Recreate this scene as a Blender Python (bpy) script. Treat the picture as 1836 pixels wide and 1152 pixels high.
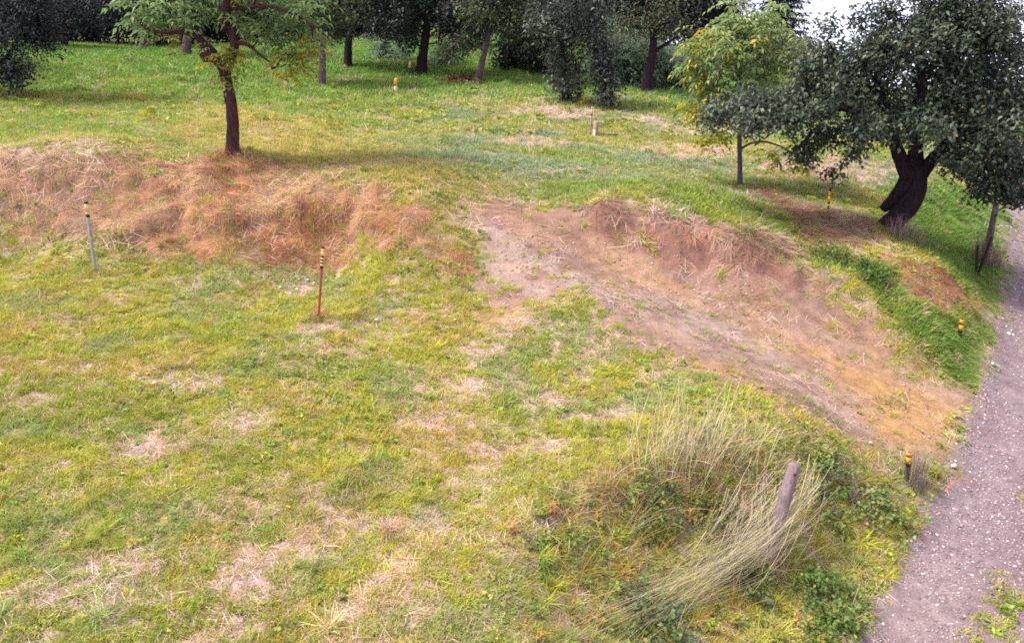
import bpy, math
import numpy as np

for o in list(bpy.data.objects):
    bpy.data.objects.remove(o)
SC = bpy.context.scene
COL = SC.collection

# ---------------------------------------------------------------- camera
F = 1441.0; CX, CY = 918.0, 576.0            # pixels of the 1836 x 1152 photograph
PITCH = math.radians(16.5)
CAMZ = 5.2
cam_d = bpy.data.cameras.new('camera'); cam = bpy.data.objects.new('camera', cam_d); COL.objects.link(cam)
cam.location = (0, 0, CAMZ); cam.rotation_euler = (math.pi/2 - PITCH, 0, 0)
cam_d.sensor_width = 36.0; cam_d.lens = 36.0*F/1836.0; cam_d.clip_end = 1500.0; cam_d.clip_start = 0.1
SC.camera = cam

# ---------------------------------------------------------------- overcast sky, weak wide sun
SUN_EL, SUN_AZ = math.radians(55), math.radians(-98)      # azimuth from +Y (view direction) towards +X
w = bpy.data.worlds.new('World'); SC.world = w; w.use_nodes = True
nt = w.node_tree; nt.nodes.clear()
out = nt.nodes.new('ShaderNodeOutputWorld')
bg1 = nt.nodes.new('ShaderNodeBackground'); bg2 = nt.nodes.new('ShaderNodeBackground'); add = nt.nodes.new('ShaderNodeAddShader')
sky = nt.nodes.new('ShaderNodeTexSky'); sky.sky_type = 'NISHITA'; sky.sun_disc = False
sky.air_density = .3; sky.dust_density = .2; sky.ozone_density = 1.0     # thin air: the cloud layer below carries most of the light
sky.sun_elevation = SUN_EL; sky.sun_rotation = SUN_AZ
bg1.inputs['Strength'].default_value = 0.05
tc = nt.nodes.new('ShaderNodeTexCoord'); nz = nt.nodes.new('ShaderNodeTexNoise'); nz.inputs['Scale'].default_value = 2.2
nz.inputs['Detail'].default_value = 5
rmp = nt.nodes.new('ShaderNodeValToRGB')
rmp.color_ramp.elements[0].position = .3; rmp.color_ramp.elements[0].color = (.88, .69, .70, 1)
rmp.color_ramp.elements[1].position = .7; rmp.color_ramp.elements[1].color = (1.0, .79, .79, 1)
bg2.inputs['Strength'].default_value = 0.262
L = nt.links.new
L(sky.outputs[0], bg1.inputs['Color']); L(tc.outputs['Generated'], nz.inputs['Vector']); L(nz.outputs[0], rmp.inputs[0])
L(rmp.outputs[0], bg2.inputs['Color']); L(bg1.outputs[0], add.inputs[0]); L(bg2.outputs[0], add.inputs[1]); L(add.outputs[0], out.inputs['Surface'])
sd = bpy.data.lights.new('sun', 'SUN'); sd.energy = 1.8; sd.angle = math.radians(14); sd.color = (1.0, .90, .72)
so = bpy.data.objects.new('sun', sd); COL.objects.link(so)
# light travels from the sun towards the ground
_d = np.array([math.sin(SUN_AZ)*math.cos(SUN_EL), math.cos(SUN_AZ)*math.cos(SUN_EL), math.sin(SUN_EL)])
import mathutils
so.rotation_euler = mathutils.Vector(_d).to_track_quat('Z', 'Y').to_euler()
SC.view_settings.view_transform = 'Standard'; SC.view_settings.look = 'None'
SC.view_settings.gamma = 1.0; SC.view_settings.use_curve_mapping = False
SC.view_settings.exposure = 2.2
SC.cycles.max_bounces = 6; SC.cycles.diffuse_bounces = 3; SC.cycles.transmission_bounces = 4; SC.cycles.transparent_max_bounces = 4
SC.cycles.use_denoising = False; SC.cycles.filter_width = 1.75

# ---------------------------------------------------------------- small maths
def ray(px, py):
    px = np.asarray(px, float); py = np.asarray(py, float)
    u = (px-CX)/F; v = (CY-py)/F
    c, s = math.cos(PITCH), math.sin(PITCH)
    return np.stack([u, c + v*s, -s + v*c], -1)          # heights below are relative to the camera until CAMZ is added

def vnoise(x, y, seed=0):
    x = np.asarray(x, float); y = np.asarray(y, float)
    xi = np.floor(x).astype(np.int64); yi = np.floor(y).astype(np.int64)
    fx = x-xi; fy = y-yi; fx = fx*fx*(3-2*fx); fy = fy*fy*(3-2*fy)
    def h(a, b):
        n = (a*374761393 + b*668265263 + seed*982451653) & 0x7fffffff
        n = ((n ^ (n >> 13))*1274126177) & 0x7fffffff
        n = n ^ (n >> 16)
        return (n & 0xffff)/65535.0
    return (h(xi, yi)*(1-fx)+h(xi+1, yi)*fx)*(1-fy) + (h(xi, yi+1)*(1-fx)+h(xi+1, yi+1)*fx)*fy

def fbm(x, y, seed=0, oct=4):
    s = 0; a = .5; t = 0
    for k in range(oct):
        s = s + a*vnoise(x*2**k + 17.3*k, y*2**k - 9.1*k, seed+k); t += a; a *= .5
    return s/t

def smooth(e0, e1, x):
    t = np.clip((x-e0)/(e1-e0), 0, 1); return t*t*(3-2*t)

# ---------------------------------------------------------------- terrain control points
def S_A(x, y): return -5.287 + .155*y - .02*x                # lower meadow
def S_P(x, y): return -6.157 + .145*y                        # gravel path
UQ = np.array([                                              # known upper meadow points (pixel x, pixel y, distance)
 (410,270,17),(900,300,18),(1327,335,18),(1600,410,16),(250,90,45),(115,85,43),(580,155,31),(755,130,36),(1160,175,31),
 (1060,240,23),(280,290,16.6),(20,265,17.2),(1000,365,15.6),(820,345,15.6),(20,165,27),(1700,330,20),(640,345,15.2),(1010,185,27),(860,150,33),(625,122,36)])
_d = ray(UQ[:, 0], UQ[:, 1]); _t = UQ[:, 2]/_d[:, 1]
UP = _d*_t[:, None]
def _basis(x, y): return np.stack([np.ones_like(x), x, y, x*y, y*y], -1)
UC = np.linalg.lstsq(_basis(UP[:, 0], UP[:, 1]), UP[:, 2], rcond=None)[0]
def S_U(x, y): return _basis(np.asarray(x, float), np.asarray(y, float)) @ UC

def hit(px, py, S):
    d = ray(px, py); lo, hi = 2.0, 90.0
    prev = lo
    for t in np.arange(2.0, 90.0, .05):
        p = d*t
        if p[2] <= S(p[0], p[1]): break
        prev = t
    return d*t
CP = [tuple(p) for p in UP]
def addp(pts, S=None):
    for q in pts:
        if S is not None: CP.append(tuple(hit(q[0], q[1], S)))
        else:
            d = ray(q[0], q[1]); t = q[2]/d[2]; CP.append(tuple(d*t))
addp([(100,1140),(500,1140),(900,1140),(-300,1000),(-300,700),(0,900),(300,900),(600,900),(850,900),(0,650),(300,650),(600,650),(850,680),(1000,620),
      (172,488),(570,572),(0,520),(750,540),(270,468),(430,472),(620,462),(60,430),(1050,760),(1200,700),(1000,860),(1250,790),(1130,855),(980,940),(950,1040),
      (1380,790),(1480,785),(350,760),(720,760)], S_A)
# top edge of the straw bank
addp([(150,293),(400,275),(520,300),(720,372),(0,275)], S_U)
# dirt ramp
addp([(960,450,-2.78),(1080,530,-3.2),(1250,600,-3.66),(1450,690,-4.16),(1600,760,-4.48),(880,480,-3.0)])
# cut bank, foot and top
addp([(1080,440,-2.8),(1250,512,-3.32),(1380,565,-3.62),(1500,610,-3.9),(1620,665,-4.25)])
addp([(1080,392),(1160,404),(1250,420),(1340,440)], S_U)
addp([(1440,458,-2.98),(1540,520,-3.3),(1610,575,-3.72),(1700,650,-4.2),(1660,480,-3.12),(1730,530,-3.62),(1700,500,-3.3),(1640,560,-3.55),(1700,600,-4.0)])
# lower right bank down to the path
addp([(1300,1000,-4.78),(1400,1152,-5.08),(1250,1152,-4.95),(1500,950,-4.85),(1560,850,-4.66),(1150,1000,-4.62),(1100,1100,-4.72),(1450,1050,-5.0),(1620,860,-4.72)])
# gravel path, left edge and three metres across
EDGE = [(1518,1152),(1578,1050),(1630,960),(1676,880),(1714,800),(1748,720),(1767,650),(1777,600),(1786,540),(1797,460),(1808,390)]
PE = np.array([hit(a, b, S_P) for a, b in EDGE])
for i, p in enumerate(PE):
    CP.append(tuple(p)); CP.append((p[0]+1.5, p[1], p[2]-.03)); CP.append((p[0]+3.0, p[1], p[2]))
    if i % 3 == 0: CP.append((p[0]+6.0, p[1], p[2]+.15))
# beyond the frame
for x in (-30, -12, 4): CP.append((x, 0, S_A(x, 0)))
CP += [(8, 2, S_P(8, 2)), (20, 6, -4.9), (22, 18, -3.0), (-22, 10, S_A(-22, 10)), (-25, 16, -2.3)]
for x, y in ((-38, 30), (-40, 48), (-12, 48), (8, 46), (24, 40), (24, 28), (-25, 22)):
    CP.append((x, y, float(S_U(np.array(x), np.array(y))) if x < 20 else -3.0))
CP = np.array(CP)

def _tps(r2): return np.where(r2 > 1e-12, .5*r2*np.log(np.maximum(r2, 1e-12)), 0)
n = len(CP)
A_ = np.zeros((n+3, n+3)); dd = ((CP[:, None, :2]-CP[None, :, :2])**2).sum(-1)
A_[:n, :n] = _tps(dd) + np.eye(n)*.004
A_[:n, n:] = np.c_[np.ones(n), CP[:, :2]]; A_[n:, :n] = A_[:n, n:].T
TW = np.linalg.solve(A_, np.r_[CP[:, 2], 0, 0, 0])
def tps(x, y):
    sh = x.shape; x = x.ravel(); y = y.ravel(); o = np.empty(len(x))
    for i in range(0, len(x), 20000):
        xx = x[i:i+20000]; yy = y[i:i+20000]
        o[i:i+20000] = _tps((xx[:, None]-CP[None, :, 0])**2 + (yy[:, None]-CP[None, :, 1])**2) @ TW[:n] + TW[n] + TW[n+1]*xx + TW[n+2]*yy
    return o.reshape(sh)

# lookup grid of the landform (relative to the camera)
GX0, GX1, GY0, GY1, GS = -45.0, 40.0, -2.0, 62.0, .125
gx = np.arange(GX0, GX1+GS, GS); gy = np.arange(GY0, GY1+GS, GS)
GXX, GYY = np.meshgrid(gx, gy, indexing='ij')
# the spline is smooth: evaluate on a coarser grid, then refine
cs = 2
cx_ = gx[::cs]; cy_ = gy[::cs]
_cx, _cy = np.meshgrid(cx_, cy_, indexing='ij')
CZ = tps(_cx, _cy)
def bil(G, x0, y0, s, x, y):
    fx = np.clip((np.asarray(x, float)-x0)/s, 0, G.shape[0]-1.001); fy = np.clip((np.asarray(y, float)-y0)/s, 0, G.shape[1]-1.001)
    i = fx.astype(int); j = fy.astype(int); a = fx-i; b = fy-j
    if G.ndim == 3: a = a[..., None]; b = b[..., None]
    return G[i, j]*(1-a)*(1-b)+G[i+1, j]*a*(1-b)+G[i, j+1]*(1-a)*b+G[i+1, j+1]*a*b
def smoothbil(x, y):                                         # mean of four offset lookups rounds the facets
    s = 0
    for ox, oy in ((-.1, -.1), (.1, -.1), (-.1, .1), (.1, .1)):
        s = s + bil(CZ, gx[0], gy[0], GS*cs, x+ox, y+oy)
    return s/4
GZ = smoothbil(GXX, GYY)
def H0(x, y): return bil(GZ, GX0, GY0, GS, x, y)
def on_ground(px, py):
    """the landform point seen at pixels of the photograph"""
    d = ray(px, py).reshape(-1, 3); t = np.full(len(d), 3.0); done = np.zeros(len(d), bool)
    for k in range(1200):
        p = d*t[:, None]; below = p[:, 2] <= H0(p[:, 0], p[:, 1]); done |= below
        if done.all(): break
        t = np.where(done, t, t*1.004)
    return d*t[:, None]
# ---------------------------------------------------------------- zones of the ground (plan polygons)
def plan(poly): return on_ground([p[0] for p in poly], [p[1] for p in poly])[:, :2]
def sdist(P, x, y):
    """signed distance, positive inside"""
    sh = x.shape; x = x.ravel(); y = y.ravel()
    best = np.full(len(x), 1e9); ins = np.zeros(len(x), bool)
    for i in range(len(P)):
        a = P[i]; b = P[(i+1) % len(P)]; e = b-a; L2 = max((e**2).sum(), 1e-9)
        t = np.clip(((x-a[0])*e[0]+(y-a[1])*e[1])/L2, 0, 1)
        best = np.minimum(best, (x-a[0]-t*e[0])**2+(y-a[1]-t*e[1])**2)
        c = ((a[1] > y) != (b[1] > y)); 
        with np.errstate(divide='ignore', invalid='ignore'):
            ins ^= c & (x < (b[0]-a[0])*(y-a[1])/(b[1]-a[1]+1e-12)+a[0])
    d = np.sqrt(best); return np.where(ins, d, -d).reshape(sh)
def zone(poly, soft=.25, amp=.5, sc=1.6, seed=1, world=False):
    P = np.array(poly, float) if world else plan(poly)
    s = sdist(P, GXX, GYY) + amp*(fbm(GXX*sc, GYY*sc, seed)-.5)*2
    return smooth(-soft, soft, s)

DIRT = zone([(800,348),(900,355),(1010,368),(1085,388),(1160,410),(1260,432),(1380,462),(1450,485),(1515,530),(1580,585),(1615,630),(1680,680),(1738,712),(1728,770),(1690,835),(1640,838),(1560,808),(1480,772),(1400,728),(1300,694),(1200,660),(1120,620),(1075,575),(1010,535),(935,555),(895,585),(868,550),(880,500),(850,430),(815,385)], .38, .62, 1.7, 3)
STRAW = zone([(-150,255),(0,272),(60,285),(160,298),(270,292),(370,292),(400,272),(445,275),(520,295),(620,335),(700,372),(780,415),(850,462),(860,495),(780,480),(700,455),(640,455),(560,465),(430,474),(290,464),(180,435),(100,430),(20,395),(-150,360)], .25, .35, 1.2, 5)
STRAW2 = zone([(1560,462),(1650,472),(1720,512),(1768,548),(1735,572),(1660,582),(1610,545),(1580,505)], .15, .3, 2, 6)
STRAW3 = zone([(1318,338),(1350,338),(1420,362),(1520,385),(1585,430),(1545,452),(1470,446),(1440,425),(1400,382)], .2, .3, 2, 7)
STRAW4 = zone([(1040,372),(1100,380),(1200,398),(1300,420),(1400,436),(1450,465),(1400,488),(1300,478),(1200,450),(1100,418)], .15, .3, 2, 8)
LUSH = np.maximum(zone([(1600,345),(1700,330),(1825,375),(1795,560),(1765,548),(1700,495),(1650,455),(1600,430)], .4, .4, 1, 9),
                  zone([(1540,470),(1600,480),(1620,560),(1770,572),(1780,590),(1752,700),(1700,690),(1640,640),(1590,580),(1550,520),(1440,470),(1460,440)], .2, .2, 2, 10))
LUSH = np.maximum(LUSH, zone([(930,312),(1150,325),(1320,345),(1430,395),(1400,428),(1200,392),(1050,362),(960,348)], .5, .6, 1, 11)*.7)
EDGEV = zone([(1500,1150),(1640,950),(1722,795),(1750,700),(1735,700),(1700,790),(1620,930),(1460,1150)], .15, .25, 2, 12)
GOLD = np.maximum(zone([(360,185),(520,212),(740,270),(870,345),(840,420),(700,372),(640,345),(480,278),(300,260)], .8, 1.0, .6, 13), zone([(-200,240),(300,262),(420,272),(300,290),(-200,262)], .8, .6, .6, 14)*.6)
FARL = smooth(25, 36, GYY+2*(fbm(GXX*.2, GYY*.2, 15)-.5)*6)
BARE = np.zeros_like(GXX)
for (a, b, r1, r2) in [(820,692,.45,.22),(978,722,.5,.28),(848,868,.35,.2),(520,985,.5,.22),(460,1040,.35,.2),(690,940,.6,.18),(790,760,.5,.22),(1080,752,.4,.2),(230,1010,.5,.15),(950,805,.5,.22),
                       (150,1075,.6,.2),(880,630,.4,.3),(1060,640,.25,.35),(740,1090,.4,.2),(270,800,.5,.2),(330,690,.5,.2),(430,760,.4,.2),(560,590,.4,.2),(530,520,.35,.3),(930,580,.35,.4),(60,720,.4,.2),
                       (1010,200,1.6,1.0),(1230,270,1.6,.8),(1160,215,1.4,.7),(950,255,1.2,.8),(660,148,1.6,.6),(709,166,.6,.5),(40,275,2.0,.8),(640,300,1.0,.4),(1420,310,1.2,.8),(1530,300,1.2,.8),(1270,235,1.2,1),(560,60,2,1),(330,100,1,.6)]:
    p = on_ground([a], [b])[0]
    q = ((GXX-p[0])/r1)**2+((GYY-p[1])/r2)**2
    BARE = np.maximum(BARE, smooth(1.6, .3, q+2.2*(fbm(GXX*2.2, GYY*2.2, 16)-.5)))
for line, wd in (([(905,590),(830,690),(720,820),(580,950),(440,1060),(330,1200)], .32), ([(1065,630),(985,725),(880,860),(740,1000),(640,1120),(600,1250)], .28)):
    P = plan(line); D = np.full(GXX.shape, 1e9)
    for i in range(len(P)-1):
        e = P[i+1]-P[i]; t = np.clip(((GXX-P[i, 0])*e[0]+(GYY-P[i, 1])*e[1])/(e@e), 0, 1); D = np.minimum(D, np.hypot(GXX-P[i, 0]-t*e[0], GYY-P[i, 1]-t*e[1]))
    BARE = np.maximum(BARE, smooth(wd*1.5, wd*.4, D)*smooth(.42, .58, fbm(GXX*1.5, GYY*1.5, 20))*.75)
# gravel path: left edge, three metres wide
PEc = np.vstack([[PE[0, 0]-2.6, PE[0, 1]-3.6], [PE[0, 0]-1.2, PE[0, 1]-1.6], PE[:, :2], [PE[-1, 0]+3.2, PE[-1, 1]+6], [PE[-1, 0]+9, PE[-1, 1]+16], [PE[-1, 0]+13, PE[-1, 1]+25]])
PEr = PEc + np.array([3.3, -.6])
GRAV_SD = sdist(np.vstack([PEc, PEr[::-1]]), GXX, GYY)
GRAV = smooth(-.09, .09, GRAV_SD + .22*(fbm(GXX*2.5, GYY*2.5, 17)-.5))
# strip of weeds along the middle of the path
_mid = PEc + np.array([1.2, -.25])
MIDD = np.full(GXX.shape, 1e9)
for i in range(len(_mid)-1):
    a, b = _mid[i], _mid[i+1]; e = b-a
    t = np.clip(((GXX-a[0])*e[0]+(GYY-a[1])*e[1])/(e@e), 0, 1)
    MIDD = np.minimum(MIDD, np.hypot(GXX-a[0]-t*e[0], GYY-a[1]-t*e[1]))
MIDW = smooth(.28, .05, MIDD)*smooth(.40, .54, fbm(GXX*1.6, GYY*1.6, 18))*GRAV
DIRT *= 1-GRAV
BANK = zone([(1560,800),(1480,775),(1380,785),(1250,800),(1140,862),(1050,890),(960,960),(930,1060),(960,1300),(1450,1300),(1530,1152),(1640,960),(1715,800),(1640,830)], .25, .3, 1.2, 19)*(1-GRAV)
MASK = np.stack([DIRT, np.maximum(STRAW, STRAW2), STRAW3, STRAW4, LUSH, GOLD, FARL, BARE, GRAV, MIDW, BANK, EDGEV*(1-GRAV)], -1)
def masks(x, y):
    m = bil(MASK, GX0, GY0, GS, x, y)
    return dict(zip(('dirt', 'straw', 'straw3', 'straw4', 'lush', 'gold', 'far', 'bare', 'grav', 'mid', 'bank', 'edge'), np.moveaxis(m, -1, 0)))

# ragged lips: (pixel line of the rim from left to right, rise, width of the face)
def lip(line, rise, back, seed, flip=1):
    P = on_ground([q[0] for q in line], [q[1] for q in line])[:, :2]; best = np.full(GXX.shape, 1e9); sg = np.zeros(GXX.shape); along = np.zeros(GXX.shape)
    for i in range(len(P)-1):
        a, b = P[i], P[i+1]; e = b-a; L2 = e@e; tt = ((GXX-a[0])*e[0]+(GYY-a[1])*e[1])/L2; t = np.clip(tt, 0, 1)
        d = np.hypot(GXX-a[0]-t*e[0], GYY-a[1]-t*e[1]); k = d < best; best = np.where(k, d, best)
        sg = np.where(k, np.sign(e[0]*(GYY-a[1])-e[1]*(GXX-a[0])), sg); along = np.where(k, i+t, along)
    sd = best*sg + .34*(fbm(GXX*2.1, GYY*2.1, seed)-.5)*2
    end = smooth(0, .7, along)*smooth(len(P)-1, len(P)-1.7, along)
    return rise*smooth(-.13, .06, sd)*np.exp(-np.maximum(sd, 0)/back)*end - rise*.35*smooth(.05, -.12, sd)*np.exp(np.minimum(sd, 0)/.5)*end
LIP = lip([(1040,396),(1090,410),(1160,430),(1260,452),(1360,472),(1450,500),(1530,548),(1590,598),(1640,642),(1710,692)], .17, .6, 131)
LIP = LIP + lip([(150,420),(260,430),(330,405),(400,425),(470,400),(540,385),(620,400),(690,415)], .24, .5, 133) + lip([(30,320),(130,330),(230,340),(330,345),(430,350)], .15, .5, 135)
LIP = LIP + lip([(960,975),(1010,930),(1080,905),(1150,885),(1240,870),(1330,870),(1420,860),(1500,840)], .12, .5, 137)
def hill(x, y): return .13*np.maximum(y-57, 0)*smooth(16, 4, x)*(y < 125) + .13*68*smooth(16, 4, x)*(y >= 125)
def relief(x, y):
    m = masks(x, y)
    fine = .045*(fbm(x*2.2, y*2.2, 31, 4)-.5) + .02*(fbm(x*9, y*9, 33, 2)-.5)
    rough = .22*(fbm(x*1.1, y*1.3, 35, 4)-.5)
    tuss = .17*(np.abs(fbm(x*1.3+.8*y, y*1.7, 37, 3)-.5)*2.4-.25)
    ruts = -.05*np.exp(-((bil(MIDD, GX0, GY0, GS, x, y)-.75)/.3)**2)*m['grav']
    clod = (.05*(fbm(x*5, y*5, 39, 3)-.5) + .07*(fbm((x*.6+y*.8)*2.0, (x*.8-y*.6)*.3, 40, 3)-.5))*m['dirt']
    wild = np.clip(m['straw']+m['straw4'], 0, 1)
    return bil(LIP, GX0, GY0, GS, x, y) + hill(x, y) + np.where(m['grav'] > .5, fine*.5, fine) + rough*np.clip(m['bank']*.6+m['straw4']*.4+.25*(1-m['grav'])*(1-m['dirt']), 0, 1) + tuss*wild + ruts + clod
def HZ(x, y): return H0(x, y)+relief(x, y)+CAMZ
def at(px, py):
    """ground point (world) seen at a pixel of the photograph"""
    p = on_ground([px], [py])[0]; return np.array([p[0], p[1], float(HZ(np.array([p[0]]), np.array([p[1]]))[0])])
def normal(x, y, e=.15):
    dx = (HZ(x+e, y)-HZ(x-e, y))/(2*e); dy = (HZ(x, y+e)-HZ(x, y-e))/(2*e)
    n_ = np.stack([-dx, -dy, np.ones_like(dx)], -1); return n_/np.linalg.norm(n_, axis=-1, keepdims=True)

# ---------------------------------------------------------------- mesh and material helpers
def mk(name, V, Fc, mat=None, parent=None, col=None, tone=None, smooth_=False, link=True):
    V = np.asarray(V, np.float32); Fc = np.asarray(Fc, np.int32); k = Fc.shape[1]
    me = bpy.data.meshes.new(name); me.vertices.add(len(V)); me.vertices.foreach_set('co', V.ravel())
    me.loops.add(Fc.size); me.loops.foreach_set('vertex_index', Fc.ravel())
    me.polygons.add(len(Fc)); me.polygons.foreach_set('loop_start', np.arange(0, Fc.size, k, dtype=np.int32))
    if smooth_: me.polygons.foreach_set('use_smooth', np.ones(len(Fc), bool))
    if col is not None:
        a = me.attributes.new('col', 'FLOAT_COLOR', 'POINT'); c = np.ones((len(V), 4), np.float32); c[:, :3] = col; a.data.foreach_set('color', c.ravel())
    if tone is not None:
        a = me.attributes.new('tone', 'FLOAT', 'POINT'); a.data.foreach_set('value', np.asarray(tone, np.float32))
    me.update(calc_edges=True)
    o = bpy.data.objects.new(name, me)
    if mat: me.materials.append(mat)
    if parent is not None: o.parent = parent
    if link: COL.objects.link(o)
    return o
def tag(o, label=None, cat=None, group=None, kind=None):
    if label: o['label'] = label
    if cat: o['category'] = cat
    if group: o['group'] = group
    if kind: o['kind'] = kind
    return o
def empty(name, loc=(0, 0, 0)):
    o = bpy.data.objects.new(name, None); o.empty_display_size = .2; COL.objects.link(o); o.location = loc; return o

def newmat(name):
    m = bpy.data.materials.new(name); m.use_nodes = True; t = m.node_tree; t.nodes.clear()
    return m, t, t.nodes.new('ShaderNodeOutputMaterial')
def N(t, ty, **kw):
    nd = t.nodes.new(ty)
    for k, v in kw.items():
        if k in nd.inputs: nd.inputs[k].default_value = v
        else: setattr(nd, k, v)
    return nd
def mixc(t, a, b, fac, mode='MIX'):
    nd = t.nodes.new('ShaderNodeMix'); nd.data_type = 'RGBA'; nd.blend_type = mode
    for s, v in ((6, a), (7, b), (0, fac)):
        if hasattr(v, 'links'): t.links.new(v, nd.inputs[s])
        else: nd.inputs[s].default_value = v
    return nd.outputs[2]

def ground_mat():
    m, t, o = newmat('ground_cover')
    at_ = N(t, 'ShaderNodeAttribute', attribute_name='col'); tc = N(t, 'ShaderNodeTexCoord')
    n1 = N(t, 'ShaderNodeTexNoise', Scale=7.0, Detail=6.0); n2 = N(t, 'ShaderNodeTexNoise', Scale=34.0, Detail=4.0, Roughness=.7)
    t.links.new(tc.outputs['Object'], n1.inputs['Vector']); t.links.new(tc.outputs['Object'], n2.inputs['Vector'])
    r1 = N(t, 'ShaderNodeMapRange'); t.links.new(n1.outputs[0], r1.inputs[0])
    for i, v in ((1, .3), (2, .7), (3, .78), (4, 1.2)): r1.inputs[i].default_value = v
    r2 = N(t, 'ShaderNodeMapRange'); t.links.new(n2.outputs[0], r2.inputs[0])
    for i, v in ((1, .3), (2, .7), (3, .7), (4, 1.25)): r2.inputs[i].default_value = v
    c = mixc(t, at_.outputs['Color'], r1.outputs[0], 1.0, 'MULTIPLY'); c = mixc(t, c, r2.outputs[0], 1.0, 'MULTIPLY')
    b = N(t, 'ShaderNodeBsdfPrincipled', Roughness=.95); b.inputs['Specular IOR Level'].default_value = .15
    bp = N(t, 'ShaderNodeBump', Strength=.7, Distance=.03); t.links.new(n2.outputs[0], bp.inputs['Height']); t.links.new(bp.outputs[0], b.inputs['Normal'])
    t.links.new(c, b.inputs['Base Color']); t.links.new(b.outputs[0], o.inputs[0]); return m
GROUND = ground_mat()

def leaf_mat(name, inst=False, trans=.35, rough=.55, spec=.3):
    """leaf and grass material: the colour comes from the leaf's own attribute"""
    m, t, o = newmat(name)
    a = N(t, 'ShaderNodeAttribute', attribute_name='col', attribute_type='INSTANCER' if inst else 'GEOMETRY')
    c = a.outputs['Color']
    if inst:
        to = N(t, 'ShaderNodeAttribute', attribute_name='tone'); c = mixc(t, c, to.outputs['Fac'], 1.0, 'MULTIPLY')
    b = N(t, 'ShaderNodeBsdfPrincipled', Roughness=rough); b.inputs['Specular IOR Level'].default_value = spec
    tr = N(t, 'ShaderNodeBsdfTranslucent'); mx = N(t, 'ShaderNodeMixShader', Fac=trans)
    t.links.new(c, b.inputs['Base Color']); t.links.new(c, tr.inputs['Color'])
    t.links.new(b.outputs[0], mx.inputs[1]); t.links.new(tr.outputs[0], mx.inputs[2]); t.links.new(mx.outputs[0], o.inputs[0]); return m

# ---------------------------------------------------------------- ground sheets
def axis(lo, hi, core0, core1, s0, grow):
    c = list(np.arange(core0, core1+1e-6, s0)); s = s0; v = c[-1]
    while v < hi: s = min(s*grow, 12); v += s; c.append(v)
    s = s0; v = c[0]
    while v > lo: s = min(s*grow, 12); v -= s; c.insert(0, v)
    return np.array(c)
ax_ = axis(-160, 160, -9.5, 10.5, .075, 1.035); ay_ = axis(-12, 260, 4.2, 15.5, .07, 1.022)
TX, TY = np.meshgrid(ax_, ay_, indexing='ij'); tx = TX.ravel(); ty = TY.ravel()
tz = HZ(tx, ty); m = masks(tx, ty)
def lerp(a, b, t_): return a*(1-t_[:, None])+np.array(b)*t_[:, None]
nA = fbm(tx*.7, ty*.7, 41); nB = fbm(tx*2.7, ty*2.7, 43); nC = fbm(tx*.35, ty*.35, 45)
col = np.tile(np.array([.30, .24, .20]), (len(tx), 1))                       # thatch
col = lerp(col, (.21, .20, .07), smooth(.35, .65, nA)*.8)
col = lerp(col, (.16, .20, .07), smooth(14, 19, ty)*.75)
col = lerp(col, (.11, .17, .045), m['far']*.8)
col = lerp(col, (.10, .17, .04), m['lush'])
col = lerp(col, (.30, .26, .09), m['gold']*.7)
col = lerp(col, (.37, .285, .28), m['bare']*.95)
col = lerp(col, (.23, .135, .09), m['straw']*.9)
col = lerp(col, (.33, .21, .13), m['straw3']*.9)
dirtc = np.tile(np.array([.29, .195, .165]), (len(tx), 1))
dirtc = lerp(dirtc, (.40, .24, .11), smooth(.55, .75, fbm(tx*.45+3, ty*.6, 47))*.55)
_q = tx*.6+ty*.8; _r = tx*.8-ty*.6
dirtc = lerp(dirtc, (.37, .295, .27), smooth(.47, .64, fbm(_q*1.1, _r*.22, 49))*.75)
dirtc = lerp(dirtc, (.40, .255, .17), smooth(.5, .66, fbm(_q*1.9+7, _r*.3, 50))*.6)
dirtc = lerp(dirtc, (.22, .135, .12), smooth(.55, .7, fbm(_q*3.5+3, _r*.5, 48))*.55)
dirtc = lerp(dirtc, (.21, .125, .11), smooth(.55, .75, nB)*.55)
ORANGE = zone([(1400,600),(1520,600),(1610,640),(1690,710),(1700,790),(1580,800),(1500,700)], .5, .6, 1.3, 22)      # ochre subsoil near the path
dirtc = lerp(dirtc, (.43, .265, .12), bil(ORANGE, GX0, GY0, GS, tx, ty)*(.25+.6*smooth(.38, .6, fbm(tx*1.3, ty*1.3, 52))))
col = lerp(col, (0, 0, 0), m['dirt'])+dirtc*.80*m['dirt'][:, None]
col = lerp(col, (.18, .095, .078), m['straw4']*.85)
col = lerp(col, (.15, .13, .06), m['bank']*.8)
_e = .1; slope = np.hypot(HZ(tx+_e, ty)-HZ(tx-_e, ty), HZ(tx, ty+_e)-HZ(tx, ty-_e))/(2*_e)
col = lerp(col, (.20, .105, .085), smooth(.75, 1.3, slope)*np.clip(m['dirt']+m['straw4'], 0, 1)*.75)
gc = np.tile(np.array([.222, .18, .217]), (len(tx), 1)); gc = lerp(gc, (.20, .145, .175), smooth(.45, .7, nB)*.6); gc = lerp(gc, (.29, .23, .25), smooth(.5, .7, nA)*.5); gc = lerp(gc, (.19, .14, .165), np.exp(-((bil(MIDD, GX0, GY0, GS, tx, ty)-.1)/.3)**2)*.5)
col = lerp(col, (0, 0, 0), m['grav'])+gc*.86*m['grav'][:, None]
nx, ny = len(ax_), len(ay_)
I = np.arange(nx*ny).reshape(nx, ny)
Q = np.stack([I[:-1, :-1], I[1:, :-1], I[1:, 1:], I[:-1, 1:]], -1).reshape(-1, 4)
def fm(a): return a[Q].mean(1)
isG = fm(m['grav']) > .5; isD = (fm(m['dirt']) > .5) & ~isG
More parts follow.
